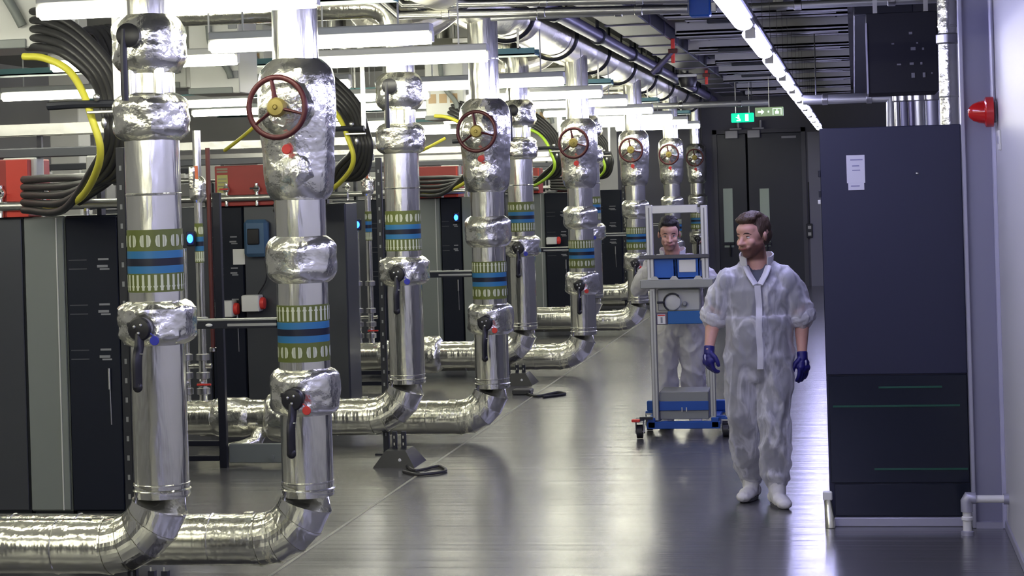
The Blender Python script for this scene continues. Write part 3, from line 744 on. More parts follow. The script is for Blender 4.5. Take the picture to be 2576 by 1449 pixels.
for i in range(4):                       # curved lagged hoses between header and hall
    y = 15.6+5.37*i
    m = MB(); P = [(-3.1, y, 3.5), (-3.3, y-.2, 3.32), (-3.6, y-.35, 3.28), (-3.85, y-.2, 3.5), (-3.9, y, 3.9)]
    m.tube(bez([Vector(p)-Vector(P[0]) for p in P], 6), .12, 20)
    o = m.build('lagged_hose', MATS['warm_foil'], None, 12); o.location = P[0]
    meta(o, 'curved foil hose hanging under the overhead headers, %s from the camera' % ordn[i], 'hose', 'curved foil hoses')
r_ = root('dark_pipe', 'dark violet grey pipe running overhead beside the aisle', 'pipe', (-2.42, 12.0, 3.44))
MB().tube([(0, 0, 0), (0, 23.5, 0)], .062, 20).build('pipe_run', dsteel, r_)
for i in range(8):
    q = MB(); y = 1.4+2.9*i; q.lathe([(-.06, .062), (-.05, .085), (.05, .085), (.06, .062)], (0, y, 0), 'y', 20); q.box((-.012, y-.012, .06), (.012, y+.012, .86)); q.build('pipe_clamp', blacks, r_)
r_ = root('dark_duct', 'square black duct running overhead right of the dark pipe', 'duct', (-2.28, 13.0, 3.5))
m = MB(); m.box((0, 0, 0), (.41, 22.5, .34), .01); m.build('duct_body', blacks, r_)
[MB().box((-.012, 1.2+1.5*i, -.012), (.422, 1.24+1.5*i, .35)).build('flange', dsteel, r_) for i in range(14)]
# cross pipes near the top of the picture
def cross_pipe(pts, Y, r, label, mm=steel, grp='pipes crossing the aisle overhead', name='cross_pipe'):
    P = [aY(a, b_, Y) for a, b_ in pts]
    for p in P[1:]: p.z = P[0].z if abs(p.z-P[0].z) < .12 else p.z
    rt = root(name, label, 'pipe', P[0], grp)
    Q = [p-P[0] for p in P]
    MB().tube(Q, r, 20).build('pipe_run', mm, rt)
    m = MB(); a, b_ = (Q[-2], Q[-1]) if len(Q) < 3 or abs(Q[1].x-Q[0].x) < abs(Q[-1].x-Q[-2].x) else (Q[0], Q[1])
    n = max(2, int((b_-a).length/.6))
    for i in range(n):
        c = a.lerp(b_, (i+.5)/n); m = MB(); m.lathe([(-.03, r), (-.025, r+.008), (.025, r+.008), (.03, r)], c, 'x', 16); m.build('coupling', steel, rt)
    top = 4.3 if Y < 17 else 3.62
    for f_ in (.15, .85):
        c = a.lerp(b_, f_); MB().tube([(c.x, 0, c.z+r*.8), (c.x, 0, top-P[0].z)], .006, 6).build('drop_rod', blacks, rt)
    return rt
cross_pipe([(915, -40), (1003, 38), (1730, 22)], 14.2, .032, 'silver pipe with angled bend crossing overhead at the top centre')
cross_pipe([(940, -60), (1015, 12), (1730, -2)], 14.1, .028, 'silver pipe just above the bent cross pipe at the top')
cross_pipe([(1235, 46), (1665, 42)], 14.35, .022, 'thin silver pipe under the bent cross pipe', alum)
cross_pipe([(1660, 28), (2362, 6)], 14.9, .030, 'silver pipe crossing above the corrugated channels at the top right', alum)
cross_pipe([(1640, 268), (1935, 260)], 29.5, .045, 'silver pipe crossing in front of the exit signs', alum)
cross_pipe([(2020, 252), (2242, 249), (2244, 420)], 20.5, .05, 'silver pipe crossing then turning down behind the navy cabinet', alum)
b_ = aY(1760, 18, 14.3); r_ = root('valve_actuator', 'blue actuator box on the cross pipes at the top centre', 'actuator', b_)
MB().box((-.07, -.07, -.07), (.08, .07, .12), .01).build('housing', bluep, r_); MB().box((-.14, -.03, -.05), (-.07, .03, .04), .004).box((.08, -.03, -.04), (.12, .03, .03), .004).build('coupling', steel, r_)
# wide grey duct slab at the very top
r_ = root('grey_duct', 'pale violet grey duct slab crossing above the aisle at the top edge', 'duct', (-1.3, 16.0, 3.42))
MB().box((0, 0, 0), (2.2, .7, .35), .01).build('duct_body', wallv, r_); MB().box((.7, -.02, -.02), (.78, .72, .37)).build('flange', steel, r_)
# corrugated channels across the aisle
for i in range(22):
    Y = 17.6+i*.82; j = random.random()
    xl = -1.72+.12*math.sin(i*1.7)-(.0 if i > 3 else -.1); xr = -.02
    zz = 3.46+.03*math.sin(i*2.1)
    r_ = root('ceiling_channel', 'grey metal channel spanning above the aisle, %s from the camera' % ordn[i], 'channel', (xl, Y, zz), 'ribbed channels above the aisle')
    h = .09+.05*(i % 3 == 0); m = MB(); m.box((0, -.11, 0), (xr-xl, .11, .02)); m.box((0, -.11, 0), (xr-xl, -.09, h)); m.box((0, .09, 0), (xr-xl, .11, h))
    m.build('channel', ribm, r_)
    if i % 4 == 1: MB().box((.2, -.06, -.03), (.62, .05, 0), .004).build('slot_cover', blacks, r_)
    if i % 3 == 0: MB().tube([(.0, .3, .03), (xr-xl-.1, .3, .03)], .03, 10).build('conduit', steel, r_)
    MB().box((.1, -.01, h), (.12, .01, 3.62-zz)).build('drop_rod', blacks, r_); MB().box((xr-xl-.12, -.01, h), (xr-xl-.1, .01, 3.62-zz)).build('drop_rod', blacks, r_)
struct(MB().box((-1.84, 17, 3.625), (.9, WY, 3.66)), 'ceiling', mat('ribbed_soffit', (.05, .05, .055), .6))
m = MB(); m.box((0, 0, 0), (.5, 18, .25), .01); r_ = m.build('side_duct', blacks); r_.location = (.03, 17.2, 3.37); meta(r_, 'black flat duct running back overhead at the right end of the ribbed channels', 'duct')
# red hydrants/brackets and diagonal brace
for i, (px, py) in enumerate(((1693, 130), (1777, 190))):
    p = aY(px, py, 21+6*i); r_ = root('red_bracket', 'small red bracket hanging under the ribbed channels, %s' % ('left and nearer one' if i == 0 else 'right and farther one'), 'bracket', p)
    MB().box((-.02, -.02, -.12), (.02, .02, .14), .005).build('stem', redt, r_); MB().box((-.05, -.03, -.02), (.05, .03, .03), .005).build('clip', wheelr, r_)
    if i == 0:
        q = aY(1640, 185, 21)-p; MB().tube([(0, 0, 0), (q.x, 0, q.z)], .03, 10).build('brace', dsteel, r_)
p = aY(1730, 202, 27); r_ = root('camera_fitting', 'dark round fitting with pale strip hanging overhead left of the aisle strip lights', 'fitting', p)
MB().lathe([(-.1, .02), (-.09, .1), (.0, .13), (.08, .12), (.1, .05)], seg=24).build('dome', black, r_); MB().box((-.13, -.14, .04), (.13, -.1, .08), .008).build('pale_strip', white, r_); MB().tube([(0, 0, .1), (0, 0, 1.0)], .015, 8).build('drop_rod', blacks, r_)
# hanging black box, upper right
Y = 14.0; a_ = aY(2184, 236, Y); b_ = aY(2362, 236, Y)
r_ = root('hanging_cabinet', 'black cabinet hanging high at the right above the navy cabinet', 'cabinet', a_)
hh = aY(2184, 34, Y).z-a_.z; w_ = b_.x-a_.x
MB().box((0, 0, 0), (w_, .6, hh), .005).build('body', mat('matt_black_navy', (.006, .007, .012), .7), r_)
MB().box((-.008, -.012, .0), (.006, .0, hh*.88), .002).build('edge_strip', trimw, r_)
m = MB()
for (u, v, du, dv) in ((.60, .72, .05, .03), (.70, .60, .03, .02), (.42, .34, .06, .02), (.60, .34, .06, .03), (.75, .34, .03, .03), (.62, .18, .05, .06), (.78, .18, .04, .06), (.62, .52, .07, .04), (.78, .52, .03, .03), (.9, .22, .02, .02), (.35, .60, .04, .02)):
    m.box((u*w_, -.006, v*hh), ((u+du)*w_, 0, (v+dv)*hh), .001)
m.build('small_label', mat('dim_label', (.2, .2, .22), .5), r_)
m = MB(); m.box((.05, .2, hh), (.08, .24, 4.3-a_.z)); m.box((w_-.08, .2, hh), (w_-.05, .24, 4.3-a_.z)); m.build('hanger', steel, r_)
# silver column pipe and the row of pipes behind the cabinet
p = aY(2386, 200, 13.0)
r_ = root('column_pipe', 'bright foil clad vertical pipe behind the navy cabinet, reaching the ceiling', 'pipe', (p.x, 13.0, 0))
MB().lathe(pipe_prof(0, 4.3, .058, (2.5, 2.95)), seg=28).build('jacket', foil2, r_); MB().lathe([(2.83, .06), (2.84, .072), (2.89, .072), (2.9, .06)], seg=24).box((-.02, 0, 2.85), (.02, .3, 2.88)).build('pipe_clamp', steel, r_)
for i, (px, r) in enumerate(((2256, .02), (2274, .03), (2294, .03), (2313, .045), (2345, .05))):
    p = aY(px, 280, 16.5)
    r_ = root('service_pipe', 'vertical service pipe above the navy cabinet, %s from the left' % ordn[i].replace('nearest', 'first'), 'pipe', (p.x, 16.5, 0), 'vertical service pipes behind the navy cabinet')
    MB().tube([(0, 0, 0), (0, 0, 3.05)], r, 16).build('pipe_run', [steel, wallv, dsteel, alum, trimw][i], r_)
    MB().lathe([(2.6, r), (2.61, r+.012), (2.66, r+.012), (2.67, r)], seg=16).build('coupling', steel, r_)
# exit signs
p = aY(1868, 296, 30.0); r_ = root('exit_sign', 'glowing green exit sign hanging over the double door, the left and lower one', 'sign', p, 'exit signs')
MB().box((-.17, -.02, -.07), (.17, .02, .07), .01).build('sign_panel', exitg, r_)
m = MB(); m.ell((-.06, -.023, .035), (.014, .004, .014), 10, 6); m.box((-.075, -.025, -.02), (-.045, -.02, .02)); m.box((-.1, -.025, 0), (-.06, -.02, .012)); m.box((-.09, -.025, -.05), (-.06, -.02, -.035)); m.box((-.055, -.025, -.05), (-.03, -.02, -.015)); m.box((.04, -.025, -.05), (.09, -.02, .05))
m.build('pictogram', exitw, r_); MB().tube([(-.1, 0, .07), (-.1, 0, 3.62-p.z)], .006, 6).build('drop_rod', steel, r_)
MB().tube([(.1, 0, .07), (.1, 0, 3.62-p.z)], .006, 6).build('drop_rod', steel, r_)
p = aY(1935, 281, 28.5); r_ = root('exit_sign', 'olive exit sign with an arrow and a running figure, the right and upper one', 'sign', p, 'exit signs')
MB().box((-.20, -.02, -.065), (.20, .02, .065), .006).build('sign_panel', exito, r_)
m = MB(); m.prism([(-.16, -.012), (-.11, -.012), (-.11, -.038), (-.07, 0), (-.11, .038), (-.11, .012), (-.16, .012)], -.026, -.02)
m.box((.05, -.026, -.045), (.058, -.02, .045)); m.box((.05, -.026, .038), (.17, -.02, .045)); m.box((.165, -.026, -.045), (.172, -.02, .045)); m.ell((.11, -.023, .02), (.01, .003, .01), 8, 6); m.box((.085, -.026, -.03), (.135, -.02, .006)); m.box((-.02, -.026, -.012), (.0, -.02, .012))
m.build('pictogram', exitw, r_); MB().tube([(0, 0, .065), (0, 0, 3.62-p.z)], .006, 6).build('drop_rod', steel, r_)

# ================================================================ RIGHT SIDE
# navy cabinet
Yc = 11.55; xl = aY(2074, 800, Yc).x; xr = .60
r_ = root('tall_cabinet', 'tall navy cabinet with a taped paper notice at the right of the aisle', 'cabinet', (xl, Yc, 0)); w_ = xr-xl
zt = aY(2230, 318, Yc).z; z1 = aY(2250, 943, Yc).z; z2 = aY(2250, 1216, Yc).z
MB().box((0, .02, .05), (w_, .9, zt-.01), .004).build('body', cabc, r_)
d = MB().box((.0, 0, z1+.004), (w_, .022, zt), .004).build('upper_panel', cabc, r_)
MB().box((.012, .004, z2+.003), (w_-.004, .024, z1-.003), .003).build('middle_panel', cabl, r_)
MB().box((.03, .004, .058), (w_-.004, .024, z2-.003), .003).build('lower_panel', cabl, r_)
MB().box((-.005, -.02, .0), (w_-.02, .05, .05), .004).build('base_trim', trimw, r_)
p = aY(2153, 434, Yc)
n_ = MB().box((p.x-xl-.052, -.004, p.z-.06), (p.x-xl+.052, 0, p.z+.10), .001).box((p.x-xl-.045, -.003, p.z-.10), (p.x-xl+.045, 0, p.z-.06)).build('paper_notice', paper, r_, label='pale taped paper notice')
m = MB()
for (dx, dz, l) in ((-.03, .07, .07), (-.02, .035, .04), (-.02, .01, .045), (-.03, -.08, .05)): m.box((p.x-xl+dx, -.0055, p.z+dz), (p.x-xl+dx+l, -.004, p.z+dz+.006))
m.build('printed_line', mat('pale_ink', (.25, .25, .42), .7), n_)
p = aY(2307, 436, Yc); MB().ell((p.x-xl, -.002, p.z), (.009, .006, .007), 12, 6).build('lock', steel, r_)
for zc in (aY(2064, 437, Yc).z, aY(2064, 488, Yc).z): MB().box((-.012, .0, zc-.02), (.002, .03, zc+.02), .003).build('hinge', blacks, r_)
MB().box((-.018, -.01, aY(2062, 508, Yc).z-.012), (-.002, .02, aY(2062, 508, Yc).z+.012), .002).build('door_catch', white, r_)
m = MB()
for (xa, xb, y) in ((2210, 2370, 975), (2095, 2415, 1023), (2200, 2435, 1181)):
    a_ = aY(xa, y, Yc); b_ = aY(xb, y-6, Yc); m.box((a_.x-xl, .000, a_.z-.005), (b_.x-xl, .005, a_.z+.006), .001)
m.build('green_reflection', greenl, r_, label='dull green painted reflection line')  # thin green bars stand in for faint reflections in the glossy panels
p = aZ(2090, 1308); r_ = root('cable_end_box', 'white socket block with silver spout at the left foot of the navy cabinet', 'socket', (xl-.012, Yc-.05, 0))
MB().box((-.025, -.01, .155), (.028, .03, .205), .006).build('block', white, r_); m = MB(); m.tube([(0, .01, .16), (.005, .01, .11), (.01, -.005, .06), (.012, -.01, .0)], [.02, .024, .028, .03], 16); m.build('spout', foil, r_)
# beacon on the return panel
p = aY(2476, 284, 11.45)
r_ = root('warning_beacon', 'red warning beacon sticking out sideways high on the right wall', 'beacon', (.788, 11.30, p.z))
MB().box((-.02, -.055, -.06), (.0, .055, .06), .008).build('mount_plate', mat('beacon_grey', (.2, .22, .26), .5), r_)
MB().lathe([(-.02, .066), (-.022, .085), (-.062, .085), (-.07, .07), (-.075, .05)], ax='x', seg=28).build('base_ring', redplas, r_)
m = MB(); m.lathe([(-.07, .066), (-.10, .06), (-.13, .048), (-.15, .030), (-.158, .015)], ax='x', seg=28); m.build('lens', redplas, r_)
r_ = root('wall_conduit', 'pale vertical conduit on the right wall above the red beacon', 'conduit', (.775, 11.38, p.z+.06))
MB().tube([(0, 0, 0), (0, 0, 4.3-p.z-.06)], .014, 12).build('pipe_run', trimw, r_)
p = aX(2506, 355, .788); r_ = root('wall_plate', 'small pale switch plate on the right wall below the beacon', 'plate', (.788, 11.1, p.z))
MB().box((-.012, -.05, -.055), (0, .05, .055), .003).build('plate', white, r_); MB().box((-.016, -.02, -.02), (-.012, .02, .02)).build('rocker', trimw, r_)
# low pipe rail
p = aZ(2420, 1345); x = .60; y = 11.26
r_ = root('pipe_rail', 'low white plastic pipe with elbow from floor to the right wall', 'pipe', (x-.04, y, 0))
m = MB(); m.tube([(0, 0, 0), (0, 0, .19)], .024, 20); m.tube([(0, 0, .20), (.228, 0, .20)], .021, 20); m.build('pipe_run', white, r_)
MB().tube([(0, 0, .13), (0, 0, .185), (.012, 0, .205), (.05, 0, .205)], .033, 20).build('elbow_fitting', trimw, r_); MB().lathe([(0, .036), (.02, .036), (.025, .026)], seg=20).build('floor_flange', trimw, r_); MB().lathe([(.20, .03), (.229, .03)], (0, 0, .20), 'x', 20).build('wall_flange', trimw, r_)
MB().lathe([(.08, .026), (.085, .031), (.10, .031), (.105, .026)], seg=20).build('collar', white, r_)

# ================================================================ TROLLEY
T = root('lift_trolley', 'aluminium lift trolley with a blue base on casters pushed by the person behind', 'trolley', (-1.385, 15.55, 0))
def t_at(px, py, dy=0.):
    p = aY(px, py, 15.55+dy); return Vector((p.x+1.385, dy, p.z))
def tx(px, py=800, dy=0.): return t_at(px, py, dy).x
def tz(py, px=1700, dy=0.): return t_at(px, py, dy).z
zb0 = tz(1076); 
m = MB(); m.box((tx(1628, 1068), -.03, tz(1078)), (tx(1812, 1068), .03, tz(1060)), .004); m.build('front_base_bar', bluep, T)
m = MB(); m.box((tx(1613, 1020)-.0, .42, tz(1034, 1700, .42)), (tx(1838, 1020), .50, tz(1008, 1700, .42)), .006); m.build('rear_base_bar', bluep, T)
for sx in (tx(1640, 1065), tx(1800, 1065)): MB().box((sx-.03, -.03, tz(1076)), (sx+.03, .5, tz(1050)), .005).build('side_base_bar', bluep, T)
for i, (px, py, dy) in enumerate(((1612, 1080, -.06), (1826, 1065, .0), (1620, 1075, .46), (1815, 1070, .46))):
    x = tx(px, py); c = bpy.data.objects.new('caster', None); COL.objects.link(c); c.parent = T; c.location = (x, dy, 0)
    MB().lathe([(-.018, .045), (-.022, .055), (.022, .055), (.018, .045)], (0, 0, .057), 'x', 24).build('wheel', black, c)
    m = MB(); m.box((-.034, -.025, .04), (-.026, .025, .135), .003); m.box((.026, -.025, .04), (.034, .025, .135), .003); m.box((-.034, -.03, .13), (.034, .03, .145), .003); m.tube([(-.04, 0, .057), (.04, 0, .057)], .01, 10); m.build('fork', steel, c)
    m = MB(); m.box((-.03, -.04, .145), (.03, .04, .16)); m.box((0, -.012, .15), (tx(1645 if px < 1700 else 1795, py)-x, .012, .17)); m.build('swivel_plate', bluep if i else blacks, c)
    if i == 0: MB().box((-.055, -.09, .14), (.01, -.05, .16), .004).build('brake_pedal', redt, c)
def bar(a, b_, r, name, mm, sq=None): return MB().tube([a, b_], r, 12).build(name, mm, T)
def upright(px0, py0, px1, py1, w_, d_=.03, name='mast_upright', mm=alum):
    a = t_at(px0, py0); b_ = t_at(px1, py1); m = MB()
    m.box((a.x-w_, -.02, min(a.z, b_.z)), (a.x+w_, d_, max(a.z, b_.z)), .005)
    s = m.build(name, mm, T); MB().box((a.x-w_*.2, -.023, min(a.z, b_.z)+.02), (a.x+w_*.2, -.019, max(a.z, b_.z)-.02)).build('t_slot', mat('slot_shadow_grey', (.3, .3, .29), .5), s)
alumw = mat('pale_aluminium', (.66, .66, .64), .4, .4)
upright(1632, 516, 1632, 705, .027, mm=alumw); upright(1770, 516, 1770, 705, .027, mm=alumw)
upright(1641, 725, 1641, 1058, .024); upright(1786, 725, 1786, 1052, .022)
m = MB(); m.box((tx(1641), -.015, tz(536)), (tx(1762), .03, tz(516)), .004); m.build('top_rail', alumw, T)
m = MB(); m.box((tx(1614), -.04, tz(650, 1700)), (tx(1790), -.022, tz(640, 1700)), .004); m.build('middle_rail', mat('dark_steel_rail', (.10, .10, .11), .4, .5), T)
m = MB(); m.box((tx(1614), -.05, tz(724)), (tx(1798), .42, tz(702)), .006); m.build('shelf', mat('grey_shelf', (.34, .35, .32), .5, .2), T)
m = MB()
for px in (1651, 1700, 1760): m.prism([(tx(px-12), tz(703)), (tx(px+12), tz(703)), (tx(px+5), tz(694)), (tx(px-5), tz(694))], -.05, -.03)
m.build('shelf_lug', alum, T)
for sx in (tx(1632), tx(1770)): MB().box((sx-.02, .40, .16), (sx+.02, .44, 1.42), .004).build('rear_post', alum, T)
MB().tube([(tx(1632), .42, 1.40), (tx(1770), .42, 1.40)], .018, 14).build('push_handle', black, T)
for sx in (tx(1632), tx(1770)): MB().box((sx-.015, .02, 1.38), (sx+.015, .42, 1.41), .003).build('side_rail', alum, T)
# winch reel and control area
m = MB(); m.box((tx(1654), .03, tz(783)), (tx(1762), .10, tz(727)), .01); w_ = m.build('winch_housing', mat('pale_housing', (.50, .51, .48), .5), T)
c = t_at(1692, 760); m = MB(); m.lathe([(-.0, .062), (-.03, .062), (-.035, .05)], (c.x, .03, c.z), 'y', 32); m.build('winch_reel', boxg, w_)
m = MB(); pts = [(c.x+.068*math.cos(math.radians(a)), -.012, c.z+.068*math.sin(math.radians(a))) for a in range(40, 250, 12)]; m.tube(pts, .007, 8); m.tube([(c.x-.06, -.012, c.z), (c.x-.12, -.02, c.z-.0)], .009, 8); m.build('crank_ring', black, w_)
m = MB(); q = t_at(1722, 764); m.lathe([(.03, .02), (.0, .02), (-.01, .012)], (q.x, 0, q.z), 'y', 16); m.build('knob', rackt, w_)
MB().box((tx(1680), -.01, tz(815)), (tx(1768), .03, tz(783)), .004).build('blue_crossbar', mat('mid_blue_paint', (.015, .12, .36), .45), T)
MB().box((tx(1650), -.005, tz(816)), (tx(1680), .03, tz(786)), .004).build('label_holder', mat('holder_dark', (.12, .1, .14), .5), T)
q = MB().box((tx(1654), -.009, tz(814)), (tx(1674), -.005, tz(790))).build('white_label', white, T); MB().box((tx(1655), -.0105, tz(794)), (tx(1673), -.009, tz(791))).build('red_line', redt, q); MB().box((tx(1662), -.0105, tz(812)), (tx(1667), -.009, tz(797))).build('print', rackt, q)
m = MB(); m.box((tx(1652), .02, tz(1056)), (tx(1776), .38, tz(986)), .006); b_ = m.build('battery_box', mat('grey_box', (.24, .25, .24), .5), T)
MB().box((tx(1652), .008, tz(1033)), (tx(1776), .02, tz(1010)), .002).build('blue_stripe', bluep, b_)
m = MB()
for px in (1709, 1720): m.box((tx(px)-.004, -.0, tz(1036)), (tx(px)+.004, .008, tz(1025)))
m.build('latch', steel, b_)
# two blue bins on the shelf
zs = tz(702)
for i, (pa_, pb_) in enumerate(((1646, 1702), (1704, 1764))):
    x0, x1 = tx(pa_)-1.385, tx(pb_)-1.385; h = tz(648)-zs
    r_ = root('parts_bin', 'blue bin on the trolley shelf, %s' % ('left one without paper' if i == 0 else 'right one with a white paper sleeve'), 'bin', (x0, 15.55+.0, zs), 'blue bins on the trolley')
    w_ = x1-x0; m = MB(); m.box((0, 0, .0), (w_, .30, .012)); m.box((0, 0, 0), (w_, .012, h), .003); m.box((0, .288, 0), (w_, .3, h)); m.box((0, 0, 0), (.012, .3, h)); m.box((w_-.012, 0, 0), (w_, .3, h))
    m.build('bin_body', mat('bin_blue', (.012, .11, .46), .4), r_); MB().box((-.004, -.006, h-.014), (w_+.004, .012, h), .003).build('rim', bluep, r_)
    if i: MB().box((.025, -.008, h-.115), (w_-.03, -.001, h-.018), .002).build('paper_sleeve', white, r_); 
# ================================================================ PEOPLE
def eul(rx, ry, rz): return (Matrix.Rotation(rz, 3, 'Z') @ Matrix.Rotation(rx, 3, 'X') @ Matrix.Rotation(ry, 3, 'Y'))
def remesh(mb, name, mats, parent, vox, smooth_it=4, disp=None, matfn=None, delfn=None, label=None, sfac=.5):
    me = bpy.data.meshes.new(name+'_raw'); me.from_pydata(mb.v, [], mb.f); me.update()
    o = bpy.data.objects.new(name+'_raw', me); COL.objects.link(o)
    r = o.modifiers.new('r', 'REMESH'); r.mode = 'VOXEL'; r.voxel_size = vox
    if smooth_it:
        s = o.modifiers.new('s', 'SMOOTH'); s.factor = sfac; s.iterations = smooth_it
    dg = bpy.context.evaluated_depsgraph_get(); dg.update()
    m2 = bpy.data.meshes.new_from_object(o.evaluated_get(dg))
    bpy.data.objects.remove(o); bpy.data.meshes.remove(me)
    m2.name = name
    if disp:
        nr = [Vector(v.normal) for v in m2.vertices]
        for v, n_ in zip(m2.vertices, nr): v.co += n_*disp(v.co, n_)
    m2.materials.clear()
    ml = mats if isinstance(mats, (list, tuple)) else [mats]
    for m_ in ml: m2.materials.append(m_)
    if matfn: 
        for p in m2.polygons: p.material_index = matfn(p.center, p.normal)
    if delfn:
        import bmesh
        bm = bmesh.new(); bm.from_mesh(m2)
        dd = [f for f in bm.faces if delfn(f.calc_center_median(), f.normal)]
        bmesh.ops.delete(bm, geom=dd, context='FACES'); bm.to_mesh(m2); bm.free()
    m2.polygons.foreach_set('use_smooth', [True]*len(m2.polygons)); m2.update()
    q = bpy.data.objects.new(name, m2); COL.objects.link(q); q.parent = parent
    if label: q['label'] = label
    return q
def sss(name, col, rough=.5, sub=.15):
    m = mat(name, col, rough, vary=(40, .08)); b = m.node_tree.nodes['Principled BSDF']
    b.inputs['Subsurface Weight'].default_value = sub; b.inputs['Subsurface Radius'].default_value = (.012, .005, .003); b.inputs['Subsurface Scale'].default_value = .5
    return m
skin = sss('skin', (.66, .37, .29)); lipm = sss('lip_skin', (.30, .09, .085)); _nt = skin.node_tree; _b = _nt.nodes['Principled BSDF']; _src = _b.inputs['Base Color'].links[0].from_socket
_at = _nt.nodes.new('ShaderNodeAttribute'); _at.attribute_name = 'stubble'; _mx = _nt.nodes.new('ShaderNodeMix'); _mx.data_type = 'RGBA'
_mx.inputs['B'].default_value = (.16, .075, .055, 1); _nt.links.new(_src, _mx.inputs['A']); _nt.links.new(_at.outputs['Fac'], _mx.inputs['Factor']); _nt.links.new(_mx.outputs['Result'], _b.inputs['Base Color'])
stub = mat('stubble_skin', (.27, .135, .10), .65, vary=(90, .3)); browm = mat('brow_hair', (.045, .022, .016), .7)
hairm = mat('brown_hair', (.060, .036, .022), .55, bump=(120, .6, .01, (1, 1, .3))); hairk = mat('dark_hair', (.016, .013, .014), .55, bump=(120, .6, .01, (1, 1, .3)))
glovem = mat('navy_glove', (.018, .016, .17), .42, bump=(50, .3, .004)); glovew = mat('glove_grey_print', (.4, .4, .6), .5)
shirtm = mat('dark_grey_shirt', (.10, .11, .14), .8); trous = mat('charcoal_trousers', (.030, .034, .048), .8); shoew = mat('white_overshoe', (.74, .73, .72), .55, bump=(30, .4, .006))
eyew = mat('eye_white', (.6, .58, .55), .2); eyed = mat('eye_iris', (.02, .015, .012), .15); teeth = mat('teeth', (.7, .68, .62), .3)
def cloth(name, alpha, col):
    m = bpy.data.materials.new(name); m.use_nodes = True; nt = m.node_tree; nt.nodes.clear()
    out = nt.nodes.new('ShaderNodeOutputMaterial'); df = nt.nodes.new('ShaderNodeBsdfDiffuse'); tr = nt.nodes.new('ShaderNodeBsdfTranslucent'); tp = nt.nodes.new('ShaderNodeBsdfTransparent')
    gl = nt.nodes.new('ShaderNodeBsdfGlossy'); gl.inputs['Roughness'].default_value = .45; gl.inputs['Color'].default_value = (*col, 1)
    df.inputs[0].default_value = (*col, 1); tr.inputs[0].default_value = (*col, 1)
    a = nt.nodes.new('ShaderNodeMixShader'); a.inputs[0].default_value = .22; b = nt.nodes.new('ShaderNodeMixShader'); g = nt.nodes.new('ShaderNodeMixShader'); g.inputs[0].default_value = .10
    lw = nt.nodes.new('ShaderNodeLayerWeight'); lw.inputs[0].default_value = .35
    mr = nt.nodes.new('ShaderNodeMapRange'); mr.inputs['To Min'].default_value = alpha; mr.inputs['To Max'].default_value = min(1, alpha+.45)
    nt.links.new(lw.outputs['Facing'], mr.inputs['Value'])
    geo = nt.nodes.new('ShaderNodeNewGeometry'); n = nt.nodes.new('ShaderNodeTexNoise'); n.inputs['Scale'].default_value = 22; n.inputs['Detail'].default_value = 6
    mp = nt.nodes.new('ShaderNodeMapping'); mp.inputs['Scale'].default_value = (1, 1, .45); nt.links.new(geo.outputs['Position'], mp.inputs[0]); nt.links.new(mp.outputs[0], n.inputs['Vector'])
    bp = nt.nodes.new('ShaderNodeBump'); bp.inputs['Strength'].default_value = .55; bp.inputs['Distance'].default_value = .012; nt.links.new(n.outputs['Fac'], bp.inputs['Height'])
    for q in (df, gl): nt.links.new(bp.outputs[0], q.inputs['Normal'])
    nt.links.new(df.outputs[0], a.inputs[1]); nt.links.new(tr.outputs[0], a.inputs[2])
    nt.links.new(a.outputs[0], g.inputs[1]); nt.links.new(gl.outputs[0], g.inputs[2])
    if alpha < .9:                       # the sheer cloth is denser along its gathers
        wv = nt.nodes.new('ShaderNodeTexNoise'); wv.inputs['Scale'].default_value = 4.5; wv.inputs['Detail'].default_value = 4; wv.inputs['Distortion'].default_value = .6
        mw = nt.nodes.new('ShaderNodeMapping'); mw.inputs['Scale'].default_value = (1.6, 1.6, .55); nt.links.new(geo.outputs['Position'], mw.inputs[0]); nt.links.new(mw.outputs[0], wv.inputs['Vector'])
        s1 = nt.nodes.new('ShaderNodeMath'); s1.operation = 'SUBTRACT'; s1.inputs[1].default_value = .5; nt.links.new(wv.outputs['Fac'], s1.inputs[0])
        s2 = nt.nodes.new('ShaderNodeMath'); s2.operation = 'ABSOLUTE'; nt.links.new(s1.outputs[0], s2.inputs[0])
        s3 = nt.nodes.new('ShaderNodeMapRange'); s3.inputs['From Max'].default_value = .07; s3.inputs['To Min'].default_value = .32; s3.inputs['To Max'].default_value = 0; nt.links.new(s2.outputs[0], s3.inputs['Value'])
        s4 = nt.nodes.new('ShaderNodeMath'); s4.operation = 'ADD'; s4.use_clamp = True; nt.links.new(mr.outputs[0], s4.inputs[0]); nt.links.new(s3.outputs[0], s4.inputs[1]); mr = s4
    nt.links.new(mr.outputs[0], b.inputs[0]); nt.links.new(tp.outputs[0], b.inputs[1]); nt.links.new(g.outputs[0], b.inputs[2])
    nt.links.new(b.outputs[0], out.inputs[0]); return m
clothA = cloth('sheer_nonwoven_coverall', .40, (.90, .90, .94)); clothB = cloth('white_nonwoven_coverall', .97, (.80, .80, .82)); clothC = cloth('dense_nonwoven', .92, (.84, .84, .88))

